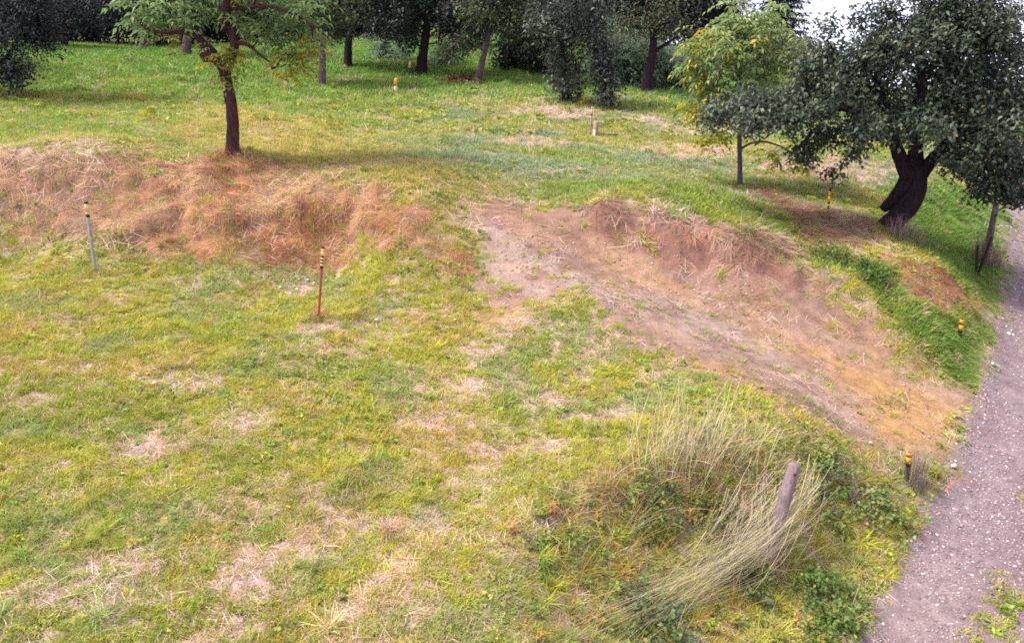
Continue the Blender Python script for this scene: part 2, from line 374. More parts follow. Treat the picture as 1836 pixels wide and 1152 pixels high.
for nm, sel in (('gravel_path', isG), ('dirt_track', isD), ('meadow', ~isG & ~isD)):
    q = Q[sel]; u, inv = np.unique(q, return_inverse=True)
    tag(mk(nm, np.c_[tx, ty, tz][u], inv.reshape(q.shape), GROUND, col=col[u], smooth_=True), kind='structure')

# ---------------------------------------------------------------- blades and leaves (prototypes for scattering)
R_ = np.random.default_rng(7)
def blades(n, rad, L0, L1, w, lean0, lean1, curl, seg=3, az=None, azs=None, base=None, rng=R_):
    """n grass blades; returns verts, tris, tone per vertex"""
    a = rng.uniform(0, 2*np.pi, n) if az is None else az+rng.normal(0, azs, n)
    r = rad*np.sqrt(rng.uniform(0, 1, n)); p = rng.uniform(0, 2*np.pi, n)
    b = np.stack([r*np.cos(p), r*np.sin(p), np.zeros(n)], -1) if base is None else base
    Ln = rng.uniform(L0, L1, n); le = rng.uniform(lean0, lean1, n); cu = curl*rng.uniform(.4, 1.4, n)
    tn = rng.uniform(.72, 1.22, n); ww = w*rng.uniform(.7, 1.3, n)
    V = np.zeros((n, 2*seg+1, 3)); T = np.zeros((n, 2*seg+1)); pos = b.copy()
    side = np.stack([-np.sin(a), np.cos(a), np.zeros(n)], -1)
    tw = rng.uniform(-.8, .8, n); side[:, 2] = np.sin(tw); side /= np.linalg.norm(side, axis=1, keepdims=True)
    for s in range(seg+1):
        f = s/seg
        if s < seg:
            wd = (ww*(1-.55*f*f))[:, None]*.5
            V[:, 2*s] = pos-side*wd; V[:, 2*s+1] = pos+side*wd; T[:, 2*s] = T[:, 2*s+1] = tn*(.92+.16*f)
        else: V[:, 2*s] = pos; T[:, 2*s] = tn*1.1
        ang = np.minimum(le+cu*(f+.5/seg), 1.75)
        pos = pos + (Ln/seg)[:, None]*np.stack([np.sin(ang)*np.cos(a), np.sin(ang)*np.sin(a), np.cos(ang)], -1)
    f = []
    for s in range(seg-1): f += [(2*s, 2*s+1, 2*s+3), (2*s, 2*s+3, 2*s+2)]
    f.append((2*seg-2, 2*seg-1, 2*seg))
    f = np.array(f); k = 2*seg+1
    return V.reshape(-1, 3), (f[None]+(np.arange(n)*k)[:, None, None]).reshape(-1, 3), T.ravel()
def leaves(pos, dirv, L, W, rng=R_, fold=.25, droop=0., curve=.15):
    """folded pointed leaves: five points, four triangles each"""
    n = len(pos); d = dirv/np.maximum(np.linalg.norm(dirv, axis=1, keepdims=True), 1e-6)
    up = np.tile([0, 0, 1.], (n, 1)) + rng.normal(0, .45, (n, 3)); s = np.cross(d, up); s /= np.maximum(np.linalg.norm(s, axis=1, keepdims=True), 1e-6)
    nn = np.cross(s, d); L = np.broadcast_to(L, n)[:, None]; W = np.broadcast_to(W, n)[:, None]
    b = pos; mid = pos+d*L*.5+nn*L*curve*.6; tip = pos+d*L-np.array([0, 0, 1.])*L*droop
    l = pos+d*L*.45+s*W*.5+nn*L*fold*.3; r = pos+d*L*.45-s*W*.5+nn*L*fold*.3
    V = np.stack([b, l, tip, r], 1).reshape(-1, 3)
    f = np.array([(0, 1, 2), (0, 2, 3)])
    return V, (f[None]+(np.arange(n)*4)[:, None, None]).reshape(-1, 3)
def join(parts):
    V = []; Fq = []; T = []; o = 0
    for p in parts:
        V.append(p[0]); Fq.append(p[1]+o); T.append(p[2] if len(p) > 2 else np.ones(len(p[0]))); o += len(p[0])
    return np.vstack(V), np.vstack(Fq), np.concatenate(T)
def randdir(n, zmin=-1, zmax=1, rng=R_):
    z = rng.uniform(zmin, zmax, n); a = rng.uniform(0, 2*np.pi, n); r = np.sqrt(np.maximum(1-z*z, 0))
    return np.stack([r*np.cos(a), r*np.sin(a), z], -1)
def rosette(n, L, W, z0, z1, rad=.01, rng=R_):
    a = rng.uniform(0, 2*np.pi, n); el = rng.uniform(z0, z1, n)
    d = np.stack([np.cos(el)*np.cos(a), np.cos(el)*np.sin(a), np.sin(el)], -1)
    Ls = L*rng.uniform(.6, 1.2, n); V, f = leaves(d*rad, d, Ls, Ls*W, rng, droop=.2)
    return V, f, np.repeat(rng.uniform(.75, 1.25, n), 4)
def leafy(n_stem, h, lean, nl, L, W, rng=R_):
    """upright leafy weed: stems set with leaves"""
    parts = []
    for k in range(n_stem):
        a = rng.uniform(0, 6.28); le = rng.uniform(.1, lean); hh = h*rng.uniform(.6, 1.1)
        d = np.array([math.sin(le)*math.cos(a), math.sin(le)*math.sin(a), math.cos(le)])
        t_ = rng.uniform(.15, 1.0, nl); p = d*hh*t_[:, None] - np.array([0, 0, 1])*(t_**2*hh*.15*math.sin(le))[:, None]
        q = randdir(nl, -.3, .6, rng); Ls = L*rng.uniform(.6, 1.2, nl)*(1.15-.5*t_)
        V, f = leaves(p, q, Ls, Ls*W, rng, droop=.25); parts.append((V, f, np.repeat(rng.uniform(.75, 1.3, nl), 4)))
        parts.append(blades(1, 0, hh, hh, .006, le, le, .1, 3, az=a, azs=0, rng=rng))
    return join(parts)
GRASS_M = leaf_mat('grass_blades', True, .3, .6, .25)
DRY_M = leaf_mat('dry_stalks', True, .2, .7, .15)

def stone_mesh(rng, rough=.25):
    import bmesh
    bm = bmesh.new(); bmesh.ops.create_icosphere(bm, subdivisions=1, radius=1)
    V = np.array([v.co[:] for v in bm.verts]); Fq = np.array([[v.index for v in f.verts] for f in bm.faces]); bm.free()
    V *= (1+rng.normal(0, rough*.6, (len(V), 1))); V *= np.array([1, rng.uniform(.6, .95), rng.uniform(.4, .7)]); return V, Fq
PROTO = {}
def proto(key, items, mat):
    c = bpy.data.collections.new('scatter_'+key)
    for i, it in enumerate(items):
        o = mk('%s_%02d' % (key, i), it[0], it[1], mat, tone=it[2], link=False); c.objects.link(o)
    PROTO[key] = (c, len(items))
proto('turf', [blades(26, .06, .04, .085, .0055, .15, 1.1, .7, 2) for _ in range(5)], GRASS_M)
proto('tussock', [blades(48, .06, .14, .27, .006, .1, .9, 1.1, 3) for _ in range(4)], GRASS_M)
proto('thatch', [blades(16, .10, .08, .2, .0045, 1.25, 1.6, .15, 2) for _ in range(4)], DRY_M)
proto('weed', [rosette(13, .07, .45, .05, .9) for _ in range(3)] + [rosette(22, .035, .9, .3, 1.2, .045) for _ in range(3)], GRASS_M)
proto('straw', [blades(26, .11, .12, .36, .0055, .9, 1.5, .45, 3, az=0, azs=.75) for _ in range(6)], DRY_M)
proto('stalk', [blades(20, .09, .22, .5, .006, .8, 1.45, .6, 4, az=0, azs=.6) for _ in range(5)], DRY_M)
proto('wisp', [blades(9, .05, .45, .95, .006, .05, .6, .55, 5) for _ in range(5)], DRY_M)
proto('herb', [leafy(5, .26, .9, 11, .06, .55) for _ in range(4)], GRASS_M)
proto('bramble', [leafy(8, .3, 1.2, 12, .055, .75) for _ in range(3)], GRASS_M)
proto('pebble', [(lambda s: (s[0], s[1], np.full(len(s[0]), R_.uniform(.8, 1.2))))(stone_mesh(R_)) for _ in range(6)], None)

def pebble_mat():
    m, t, o = newmat('pebble_stone')
    a = N(t, 'ShaderNodeAttribute', attribute_name='col', attribute_type='INSTANCER'); tc = N(t, 'ShaderNodeTexCoord'); nz = N(t, 'ShaderNodeTexNoise', Scale=3.0)
    t.links.new(tc.outputs['Object'], nz.inputs['Vector']); r = N(t, 'ShaderNodeMapRange'); t.links.new(nz.outputs[0], r.inputs[0]); r.inputs[3].default_value = .6; r.inputs[4].default_value = 1.3
    b = N(t, 'ShaderNodeBsdfPrincipled', Roughness=.85); t.links.new(mixc(t, a.outputs['Color'], r.outputs[0], 1.0, 'MULTIPLY'), b.inputs['Base Color']); t.links.new(b.outputs[0], o.inputs[0]); return m
PEB = pebble_mat()
for o_ in PROTO['pebble'][0].objects: o_.data.materials.append(PEB)

def euler_align(nrm, az):
    """XYZ euler that puts local z on nrm and local x along the azimuth"""
    t_ = np.stack([np.cos(az), np.sin(az), np.zeros_like(az)], -1); t_ = t_-nrm*(t_*nrm).sum(-1, keepdims=True); t_ /= np.linalg.norm(t_, axis=-1, keepdims=True)
    b = np.cross(nrm, t_)
    return np.stack([np.arctan2(b[:, 2], nrm[:, 2]), np.arcsin(np.clip(-t_[:, 2], -1, 1)), np.arctan2(t_[:, 1], t_[:, 0])], -1)
def scatter(name, label, cat, key, x, y, scale, colr, az=None, follow=1.0, dz=0.0, idx=None, kind='stuff', rng=R_):
    c, k = PROTO[key]; n_ = len(x)
    if az is None: az = rng.uniform(0, 2*np.pi, n_)
    nr = normal(x, y); nr = nr*follow+np.array([0, 0, 1.])*(1-follow); nr /= np.linalg.norm(nr, axis=-1, keepdims=True)
    P = np.c_[x, y, HZ(x, y)+dz]
    me = bpy.data.meshes.new(name); me.vertices.add(n_); me.vertices.foreach_set('co', P.astype(np.float32).ravel())
    a = me.attributes.new('rot', 'FLOAT_VECTOR', 'POINT'); a.data.foreach_set('vector', euler_align(nr, az).astype(np.float32).ravel())
    a = me.attributes.new('scl', 'FLOAT', 'POINT'); a.data.foreach_set('value', np.broadcast_to(scale, n_).astype(np.float32).copy())
    a = me.attributes.new('pick', 'INT', 'POINT'); a.data.foreach_set('value', (rng.integers(0, k, n_) if idx is None else idx).astype(np.int32))
    cc = np.ones((n_, 4), np.float32); cc[:, :3] = colr
    a = me.attributes.new('col', 'FLOAT_COLOR', 'POINT'); a.data.foreach_set('color', cc.ravel())
    o = bpy.data.objects.new(name, me); COL.objects.link(o); tag(o, label, cat, kind=kind)
    g = bpy.data.node_groups.new('scatter_'+name, 'GeometryNodeTree')
    g.interface.new_socket('Geometry', in_out='INPUT', socket_type='NodeSocketGeometry'); g.interface.new_socket('Geometry', in_out='OUTPUT', socket_type='NodeSocketGeometry')
    gi = g.nodes.new('NodeGroupInput'); go = g.nodes.new('NodeGroupOutput'); ip = g.nodes.new('GeometryNodeInstanceOnPoints'); ci = g.nodes.new('GeometryNodeCollectionInfo')
    ci.inputs['Collection'].default_value = c; ci.inputs['Separate Children'].default_value = True; ci.inputs['Reset Children'].default_value = True
    ip.inputs['Pick Instance'].default_value = True
    def attr(nm, ty):
        q = g.nodes.new('GeometryNodeInputNamedAttribute'); q.data_type = ty; q.inputs['Name'].default_value = nm; return q.outputs['Attribute']
    e2r = g.nodes.new('FunctionNodeEulerToRotation'); ln = g.links.new
    ln(attr('rot', 'FLOAT_VECTOR'), e2r.inputs[0]); ln(e2r.outputs[0], ip.inputs['Rotation'])
    ln(attr('scl', 'FLOAT'), ip.inputs['Scale']); ln(attr('pick', 'INT'), ip.inputs['Instance Index'])
    ln(gi.outputs[0], ip.inputs['Points']); ln(ci.outputs[0], ip.inputs['Instance']); ln(ip.outputs[0], go.inputs[0])
    md = o.modifiers.new('scatter', 'NODES'); md.node_group = g
    return o
# ---------------------------------------------------------------- grass and ground cover
def candidates(bands, rng):
    xs, ys, sc = [], [], []
    for (y0, y1, dens, s) in bands:
        wmax = .80*y1+3; n_ = int(2*wmax*(y1-y0)*dens)
        x = rng.uniform(-wmax, wmax, n_); y = rng.uniform(y0, y1, n_); k = np.abs(x) < .80*y+3
        xs.append(x[k]); ys.append(y[k]); sc.append(np.full(k.sum(), s))
    return np.concatenate(xs), np.concatenate(ys), np.concatenate(sc)
def keep(p, rng, *arrs):
    k = rng.uniform(0, 1, len(p)) < p; return [a[k] for a in arrs]
def C3(n_, c): return np.tile(np.array(c, float), (n_, 1))
def jit(c, rng, s=.14, h=.06): return np.clip(c*(1+rng.normal(0, s, (len(c), 1)))*(1+rng.normal(0, h, c.shape)), .01, .8)
def meadow_colour(x, y, rng):
    m = masks(x, y); n_ = len(x)
    c = C3(n_, (.415, .425, .058))                                           # yellow green
    k = fbm(x*.9, y*.9, 51); c = lerp(c, (.27, .34, .05), smooth(.5, .68, k)*.8)
    k = fbm(x*1.4, y*1.4, 53); c = lerp(c, (.27, .36, .14), smooth(.52, .7, k)*.7)
    k = fbm(x*1.1, y*1.1, 55); c = lerp(c, (.46, .34, .10), smooth(.56, .74, k)*.5)
    up = smooth(14.5, 18, y)
    cu = lerp(C3(n_, (.25, .36, .065)), (.25, .345, .20), smooth(.3, .55, fbm(x*.5, y*.5, 57))*smooth(-6, 0, x))
    cu = lerp(cu, (.40, .41, .085), smooth(.5, .68, fbm(x*.35, y*.6, 59))*.8)
    c = lerp(c, (0, 0, 0), up)+cu*up[:, None]
    c = lerp(c, (.13, .29, .045), m['far']*.85)
    c = lerp(c, (.48, .41, .11), m['gold']*.75)
    c = lerp(c, (.14, .27, .045), m['lush']*.9)
    c = lerp(c, (.13, .20, .05), m['edge']*.7)
    r = rng.uniform(0, 1, n_)
    c = np.where((r < .06+.25*m['bare'])[:, None], np.array([.52, .41, .27]), c)  # dead blades
    return jit(c, rng)
def verge(x, y): return np.where(y > 9.5, .42+.58*smooth(.05, 1.0, -bil(GRAV_SD, GX0, GY0, GS, x, y)), 1.0)    # trodden short beside the path
rg = np.random.default_rng(101)
wild = lambda m: np.clip(m['straw']+m['straw4']+m['straw3']*.8, 0, 1)
x, y, s = candidates([(3.5, 9, 400, .95), (9, 13, 300, 1.05), (13, 18, 170, 1.3), (18, 26, 80, 1.7), (26, 48, 28, 2.6)], rg)
m = masks(x, y); patch = smooth(.28, .5, fbm(x*1.9, y*1.9, 61))
p = (1-m['grav'])*(1-.97*m['dirt'])*(1-.9*wild(m))*(1-.55*m['bare'])*(.45+.55*patch)*(1-.5*m['bank'])
p = np.maximum(p, np.maximum(m['mid']*.5, m['lush']))
x, y, s = keep(p, rg, x, y, s); m = masks(x, y)
s = s*rg.uniform(.7, 1.3, len(x))*(1+.6*m['lush']*(y < 18)*(x > 6)+.15*m['lush']+.2*m['far'])*(.8+.5*fbm(x*.8, y*.8, 63))*verge(x, y)
scatter('meadow_grass', 'short yellow green grass covering the meadow', 'grass', 'turf', x, y, s, meadow_colour(x, y, rg), rng=rg)
# dead cut grass lying between the green
x, y, s = candidates([(3.5, 9, 120, .9), (9, 14, 80, 1.0), (14, 22, 40, 1.6), (22, 34, 12, 2.2)], rg)
m = masks(x, y); p = (1-m['grav'])*(1-.72*m['dirt'])*(1-.3*wild(m))*(.25+.75*np.maximum(m['bare'], smooth(.5, .66, fbm(x*1.3, y*1.3, 65))))*(1-.9*m['lush'])*(1-.7*m['far'])
x, y, s = keep(p, rg, x, y, s)
c = lerp(C3(len(x), (.58, .455, .425)), (.55, .39, .26), smooth(.45, .6, fbm(x*1.5, y*1.5, 67))*.8)
scatter('dead_grass', 'pale dead cut grass lying on the meadow', 'dry grass', 'thatch', x, y, s*rg.uniform(.7, 1.4, len(x)), jit(c, rg, .18), rng=rg)
# longer tussocks
x, y, s = candidates([(3.5, 9, 16, .95), (9, 15, 9, .85), (15, 24, 3, .8)], rg)
m = masks(x, y); k = smooth(.5, .64, fbm(x*.9, y*.9, 69))
p = (1-m['grav'])*(1-.985*m['dirt'])*(1-.9*wild(m))*(.05+.95*k)*(1-.8*m['bare']); p = np.maximum(p, np.maximum(m['bank']*.9, np.maximum(m['edge']*.8, m['mid']*.3)))
x, y, s = keep(p, rg, x, y, s); c = meadow_colour(x, y, rg)
scatter('grass_tussocks', 'longer green grass tufts standing out of the mown meadow', 'grass', 'tussock', x, y, s*rg.uniform(.5, 1.1, len(x))*verge(x, y), c, rng=rg)
# broad leaved weeds and clover
x, y, s = candidates([(3.5, 9, 70, 1.0), (9, 14, 45, 1.1), (14, 22, 22, 1.5), (22, 45, 8, 2.6)], rg)
m = masks(x, y); p = (1-m['grav'])*(1-.975*m['dirt'])*(1-.93*wild(m))*(1-.8*m['bare'])*(.12+.88*smooth(.5, .66, fbm(x*1.2+9, y*1.2, 71))); p = np.maximum(p, np.maximum(m['mid']*.8, m['edge']*.9))
x, y, s = keep(p, rg, x, y, s); m = masks(x, y)
c = lerp(C3(len(x), (.24, .34, .07)), (.38, .41, .065), smooth(.4, .65, fbm(x*.8, y*.8, 73))); c = lerp(c, (.15, .27, .065), np.maximum(m['far'], m['lush']))
scatter('meadow_weeds', 'low broad leaved weeds and clover among the grass', 'weeds', 'weed', x, y, s*rg.uniform(.6, 1.3, len(x)), jit(c, rg), rng=rg)
# fallen yellow leaves / small yellow flowers
x, y, s = candidates([(4, 16, 1.6, 1)], rg); m = masks(x, y); x, y, s = keep((1-m['grav'])*(1-.5*m['dirt'])*smooth(.4, .6, fbm(x*.5, y*.5, 75)), rg, x, y, s)
c = lerp(C3(len(x), (.62, .42, .04)), (.55, .30, .12), (rg.uniform(0, 1, len(x)) > .6)*1.0)
proto('leaf', [(lambda q: (q[0], q[1], np.ones(len(q[0]))))(leaves(np.zeros((3, 3)), randdir(3, 0, .4), .03, .022)) for _ in range(3)], GRASS_M)
scatter('fallen_leaves', 'small yellow leaves scattered on the grass', 'leaves', 'leaf', x, y, rg.uniform(.6, 1.3, len(x)), jit(c, rg), dz=.05, rng=rg)

# combed straw on the left bank and the other dry patches
x, y, s = candidates([(9, 20, 260, 1.0)], rg); m = masks(x, y)
hole = smooth(.54, .66, fbm(x*1.1, y*1.6, 77))
x, y, s = keep(m['straw']*(1-.8*hole), rg, x, y, s); n_ = len(x)
left = smooth(1, -2, x)
nrm_ = normal(x, y, .5); az = np.arctan2(nrm_[:, 1]-.12, nrm_[:, 0]-.30*left)                # downhill, combed to the left
az = np.where(x > 4, np.arctan2(nrm_[:, 1], nrm_[:, 0])+rg.normal(0, 1.0, n_), az)+1.6*(fbm(x*.9, y*.9, 79)-.5)*2+rg.normal(0, .55, n_)
c = lerp(C3(n_, (.52, .295, .175)), (.35, .165, .09), smooth(.45, .62, fbm(x*1.4, y*1.8, 81))*.9); c = lerp(c, (.62, .44, .29), smooth(.54, .7, fbm(x*1.1+4, y*1.1, 83))*.65)
c = lerp(c, (.46, .35, .29), smooth(-5, -9, x)*.5); c = lerp(c, (.30, .29, .07), (rg.uniform(0, 1, n_) < .10)*1.0)
scatter('bank_straw', 'combed orange brown straw lying over the bank', 'dry grass', 'straw', x, y, s*rg.uniform(.4, .95, n_)*np.where(x > 4, .7, 1), jit(c, rg, .26), az=az, dz=.005, rng=rg)
# stalks hanging over the cut bank of the dirt track
x, y, s = candidates([(10, 19, 200, 1.0)], rg); m = masks(x, y)
x, y, s = keep(np.maximum(m['straw4']*.42*smooth(.35, .55, fbm(x*1.3, y*1.3, 85)), m['straw3']*.6), rg, x, y, s); n_ = len(x)
nrm_ = normal(x, y, .5); az = np.arctan2(nrm_[:, 1], nrm_[:, 0])+rg.normal(0, .5, n_)
c = lerp(C3(n_, (.46, .33, .26)), (.30, .16, .11), smooth(.4, .6, fbm(x*2, y*2, 87))*.7)
scatter('hanging_stalks', 'pale dry stalks hanging over the edge of the cut bank', 'dry grass', 'stalk', x, y, s*rg.uniform(.4, .9, n_), jit(c, rg, .2), az=az, dz=.01, rng=rg)
# green herbs in the straw and on the banks
x, y, s = candidates([(3, 9, 60, 1.0), (9, 20, 26, 1.0)], rg); m = masks(x, y)
k = smooth(.5, .62, fbm(x*1.1, y*1.1, 89))
p = np.maximum(m['bank']*(.25+.75*k), np.maximum(m['lush']*.5*(y < 17)*(.3+.7*k)*(x > 4), np.maximum(m['straw']*.16*k, m['edge']*.6)))*(1-m['grav'])*(1-m['dirt'])
x, y, s = keep(p, rg, x, y, s); n_ = len(x); m = masks(x, y)
c = lerp(C3(n_, (.15, .235, .065)), (.27, .29, .06), smooth(.45, .6, fbm(x*1.3, y*1.3, 91))); c = lerp(c, (.40, .28, .09), (rg.uniform(0, 1, n_) < .16+.25*smooth(.5, .65, fbm(x*1.2, y*1.2, 93)))*1.0)
scatter('bank_herbs', 'tangled green herbs growing on the banks beside the path', 'weeds', 'herb', x, y, s*rg.uniform(.35, .85, n_)*verge(x, y), jit(c, rg), follow=.5, rng=rg)
# long dry grass on the lower bank
x, y, s = candidates([(5, 12, 30, 1.0)], rg); m = masks(x, y)
k = smooth(.45, .6, fbm(x*1.2, y*1.2, 95)); x, y, s = keep(m['bank']*(.25+.75*k), rg, x, y, s); n_ = len(x)
c = lerp(C3(n_, (.44, .36, .19)), (.45, .26, .08), (rg.uniform(0, 1, n_) < .45)*1.0)
scatter('bank_dry_grass', 'long dry grass standing on the lower bank', 'dry grass', 'wisp', x, y, s*rg.uniform(.3, .65, n_), jit(c, rg), follow=.6, rng=rg)
# sparse sprouts and crumbs on the bare dirt
x, y, s = candidates([(8, 18, 5, .7)], rg); m = masks(x, y); x, y, s = keep(m['dirt']*smooth(.5, .6, fbm(x*1.3, y*1.3, 97)), rg, x, y, s); n_ = len(x)
scatter('track_sprouts', 'sparse grey green sprouts on the bare dirt track', 'weeds', 'turf', x, y, s*rg.uniform(.6, 1.5, n_), jit(lerp(C3(n_, (.22, .235, .13)), (.24, .26, .06), rg.uniform(0, 1, n_)), rg), rng=rg)
x, y, s = candidates([(8, 18, 260, .011)], rg); m = masks(x, y); x, y, s = keep(m['dirt']*smooth(.35, .7, fbm(x*1.7, y*1.7, 99)), rg, x, y, s); n_ = len(x)
scatter('dirt_crumbs', 'loose crumbs of earth and stones on the dirt track', 'soil', 'pebble', x, y, s*np.minimum(rg.lognormal(0, .6, n_), 2.6), jit(lerp(C3(n_, (.20, .125, .10)), (.36, .28, .24), (rg.uniform(0, 1, n_) < .2)*1.0), rg, .2), rng=rg)
# gravel
x, y, s = candidates([(3.5, 9, 1300, .0105), (9, 14, 800, .012), (14, 24, 300, .017)], rg); m = masks(x, y)
x, y, s = keep(m['grav']*(.25+.75*smooth(.3, .62, fbm(x*1.4, y*1.4, 111)))*(1-.6*m['mid'])*smooth(2.9, 2.2, bil(MIDD, GX0, GY0, GS, x, y)), rg, x, y, s); n_ = len(x)
c = lerp(C3(n_, (.265, .215, .25)), (.50, .43, .44), (rg.uniform(0, 1, n_) < .15)*1.0); c = lerp(c, (.165, .12, .14), (rg.uniform(0, 1, n_) < .25)*1.0)
scatter('path_gravel', 'pale crushed stones strewn over the mauve path', 'gravel', 'pebble', x, y, s*rg.lognormal(0, .42, n_), jit(c, rg, .15, .03), dz=.002, rng=rg)
# ---------------------------------------------------------------- trees
def pt(px, py, Y):
    d = ray(px, py); p = d*(Y/d[1]); return p+np.array([0, 0, CAMZ])
def bark_mat(name, c0, c1):
    m, t, o = newmat(name); tc = N(t, 'ShaderNodeTexCoord'); mp = N(t, 'ShaderNodeMapping'); mp.inputs['Scale'].default_value = (1, 1, .25)
    nz = N(t, 'ShaderNodeTexNoise', Scale=26.0, Detail=6.0, Roughness=.7); n2 = N(t, 'ShaderNodeTexNoise', Scale=3.0, Detail=3.0)
    t.links.new(tc.outputs['Object'], mp.inputs[0]); t.links.new(mp.outputs[0], nz.inputs['Vector']); t.links.new(tc.outputs['Object'], n2.inputs['Vector'])
    r = N(t, 'ShaderNodeMapRange'); r.inputs[1].default_value = .35; r.inputs[2].default_value = .65; t.links.new(nz.outputs[0], r.inputs[0])
    c = mixc(t, c0+(1,), c1+(1,), r.outputs[0]); r2 = N(t, 'ShaderNodeMapRange'); r2.inputs[3].default_value = .75; r2.inputs[4].default_value = 1.25; t.links.new(n2.outputs[0], r2.inputs[0])
    c = mixc(t, c, r2.outputs[0], 1.0, 'MULTIPLY')
    b = N(t, 'ShaderNodeBsdfPrincipled', Roughness=.95); b.inputs['Specular IOR Level'].default_value = .1; t.links.new(c, b.inputs['Base Color'])
    bp = N(t, 'ShaderNodeBump', Strength=.9, Distance=.03); t.links.new(nz.outputs[0], bp.inputs['Height']); t.links.new(bp.outputs[0], b.inputs['Normal']); t.links.new(b.outputs[0], o.inputs[0]); return m
BARK = bark_mat('dark_bark', (.011, .008, .013), (.036, .023, .031))
BARK_R = bark_mat('maroon_bark', (.025, .012, .016), (.085, .042, .05))
BARK_G = bark_mat('grey_bark', (.06, .045, .056), (.15, .115, .14))
LEAF = leaf_mat('tree_leaves', False, .3, .5, .35)
LEAF_T = leaf_mat('thin_leaves', False, .45, .5, .3)

def resample(P, r, step):
    P = np.asarray(P, float); r = np.asarray(r, float); d = np.r_[0, np.cumsum(np.linalg.norm(np.diff(P, axis=0), axis=1))]
    k = max(2, int(d[-1]/step)+1); s = np.linspace(0, d[-1], k)
    # smooth (Catmull style) by interpolating then averaging
    Q = np.stack([np.interp(s, d, P[:, i]) for i in range(3)], -1); rr = np.interp(s, d, r)
    for _ in range(2):
        Q[1:-1] = (Q[:-2]+2*Q[1:-1]+Q[2:])/4
    return Q, rr
def tube(P, r, sides=6, rng=R_, rough=0.):
    P = np.asarray(P); k = len(P); T = np.gradient(P, axis=0); T /= np.maximum(np.linalg.norm(T, axis=1, keepdims=True), 1e-9)
    ref = np.array([0, 1., 0]) if abs(T[0, 2]) > .7 else np.array([0, 0, 1.])
    U = np.cross(T, ref); U /= np.maximum(np.linalg.norm(U, axis=1, keepdims=True), 1e-9); W = np.cross(T, U)
    a = np.linspace(0, 2*np.pi, sides, endpoint=False)
    rr = np.asarray(r)[:, None]*np.ones(sides)
    if rough:
        ph = rng.uniform(0, 6.28, 3); rr = rr*(1+rough*(np.sin(3*a+ph[0])[None]*.5+np.sin(5*a+ph[1]+np.arange(k)[:, None]*.35)*.35+rng.normal(0, .3, rr.shape)))
    V = P[:, None]+rr[..., None]*(np.cos(a)[None, :, None]*U[:, None]+np.sin(a)[None, :, None]*W[:, None])
    V = V.reshape(-1, 3); f = []
    i = np.arange(k-1)[:, None]*sides; j = np.arange(sides)[None]; j2 = (j+1) % sides
    q = np.stack([i+j, i+j2, i+sides+j2, i+sides+j], -1).reshape(-1, 4)
    tri = np.vstack([q[:, [0, 1, 2]], q[:, [0, 2, 3]]])
    V = np.vstack([V, P[-1:], P[:1]]); e = len(V)-2; jj = np.arange(sides)
    cap = np.stack([(k-1)*sides+jj, (k-1)*sides+(jj+1) % sides, np.full(sides, e)], -1); cap2 = np.stack([(jj+1) % sides, jj, np.full(sides, e+1)], -1)
    return V, np.vstack([tri, cap, cap2])
def blob(c, rad, n, rng, shell=2.0):
    d = randdir(n, rng=rng)*(rng.uniform(0, 1, n)**(1/shell))[:, None]; return np.asarray(c)+d*np.asarray(rad)
def grow(limbs, tips, rng, seg=.22, twig=.006, sag=.06, wander=.05):
    """limbs: [(points, radii)]; every tip is joined to the nearest wood"""
    nodes = []; own = []; rad = []
    paths = []
    for P, r in limbs:
        Q, rr = resample(P, r, .12); paths.append((Q, rr)); nodes += list(Q[1:]); own += [-1]*(len(Q)-1); rad += list(rr[1:])
    nodes = list(nodes); X = np.array(nodes); order = np.argsort(np.min(np.linalg.norm(tips[:, None]-X[None], axis=-1), axis=1))
    X = np.zeros((len(nodes)+len(tips)*14, 3)); X[:len(nodes)] = nodes; cnt = len(nodes); ow = np.full(len(X), -1); ow[:cnt] = own
    br = []; par = []
    for i in order:
        t_ = tips[i]; dv = X[:cnt]-t_; ds = (dv**2).sum(1)+np.maximum(dv[:, 2], 0)*.5
        j = int(np.argmin(ds)); a = X[j]; d = np.linalg.norm(t_-a); k = int(min(max(2, math.ceil(d/seg)), 12)); s = np.linspace(0, 1, k+1)[:, None]
        Q = a+(t_-a)*s + rng.normal(0, wander*d, (1, 3))*np.sin(np.pi*s) + np.array([0, 0, 1.])*sag*d*np.sin(np.pi*s)
        br.append(Q); par.append(int(ow[j])); X[cnt:cnt+k] = Q[1:]; ow[cnt:cnt+k] = len(br)-1; cnt += k
    load = np.ones(len(br))
    for i in range(len(br)-1, -1, -1):
        if par[i] >= 0: load[par[i]] += load[i]
    return paths, br, load, twig
def limb_mesh(paths, rng, sides=11, rough=.12): return join([tube(P, r, sides, rng, rough) for P, r in paths])[:2]
def branch_mesh(br, load, twig):
    return join([tube(Q, np.linspace(twig*load[i]**.5, twig*.7, len(Q)), 4) for i, Q in enumerate(br)])[:2]
def clump_leaves(tips, rng, per, spread, L, W, cols, yellow=0., droop=.3, zflat=1.0, dz=0., tone=.22):
    """leaf clusters round the twig ends, each cluster with its own tint"""
    n_ = len(tips)*per; c = np.repeat(tips, per, 0)+rng.normal(0, 1, (n_, 3))*spread*np.array([1, 1, zflat])+np.array([0, 0, dz])
    d = randdir(n_, -.75, .45, rng); Ls = L*rng.uniform(.65, 1.25, n_)
    V, f = leaves(c, d, Ls, Ls*W, rng, droop=droop)
    k = rng.uniform(0, 1, len(tips)); base = np.array(cols[0])*(1-k[:, None])+np.array(cols[1])*k[:, None]; base = base*(1+rng.normal(0, tone*.6, (len(tips), 1)))
    lc = np.repeat(base, per, 0)*(1+rng.normal(0, tone, (n_, 1)))
    yl = rng.uniform(0, 1, n_) < yellow; lc[yl] = np.array([.42, .33, .03])*rng.uniform(.6, 1.2, (yl.sum(), 1))
    return V, f, np.repeat(np.clip(lc, .004, .7), 4, 0)
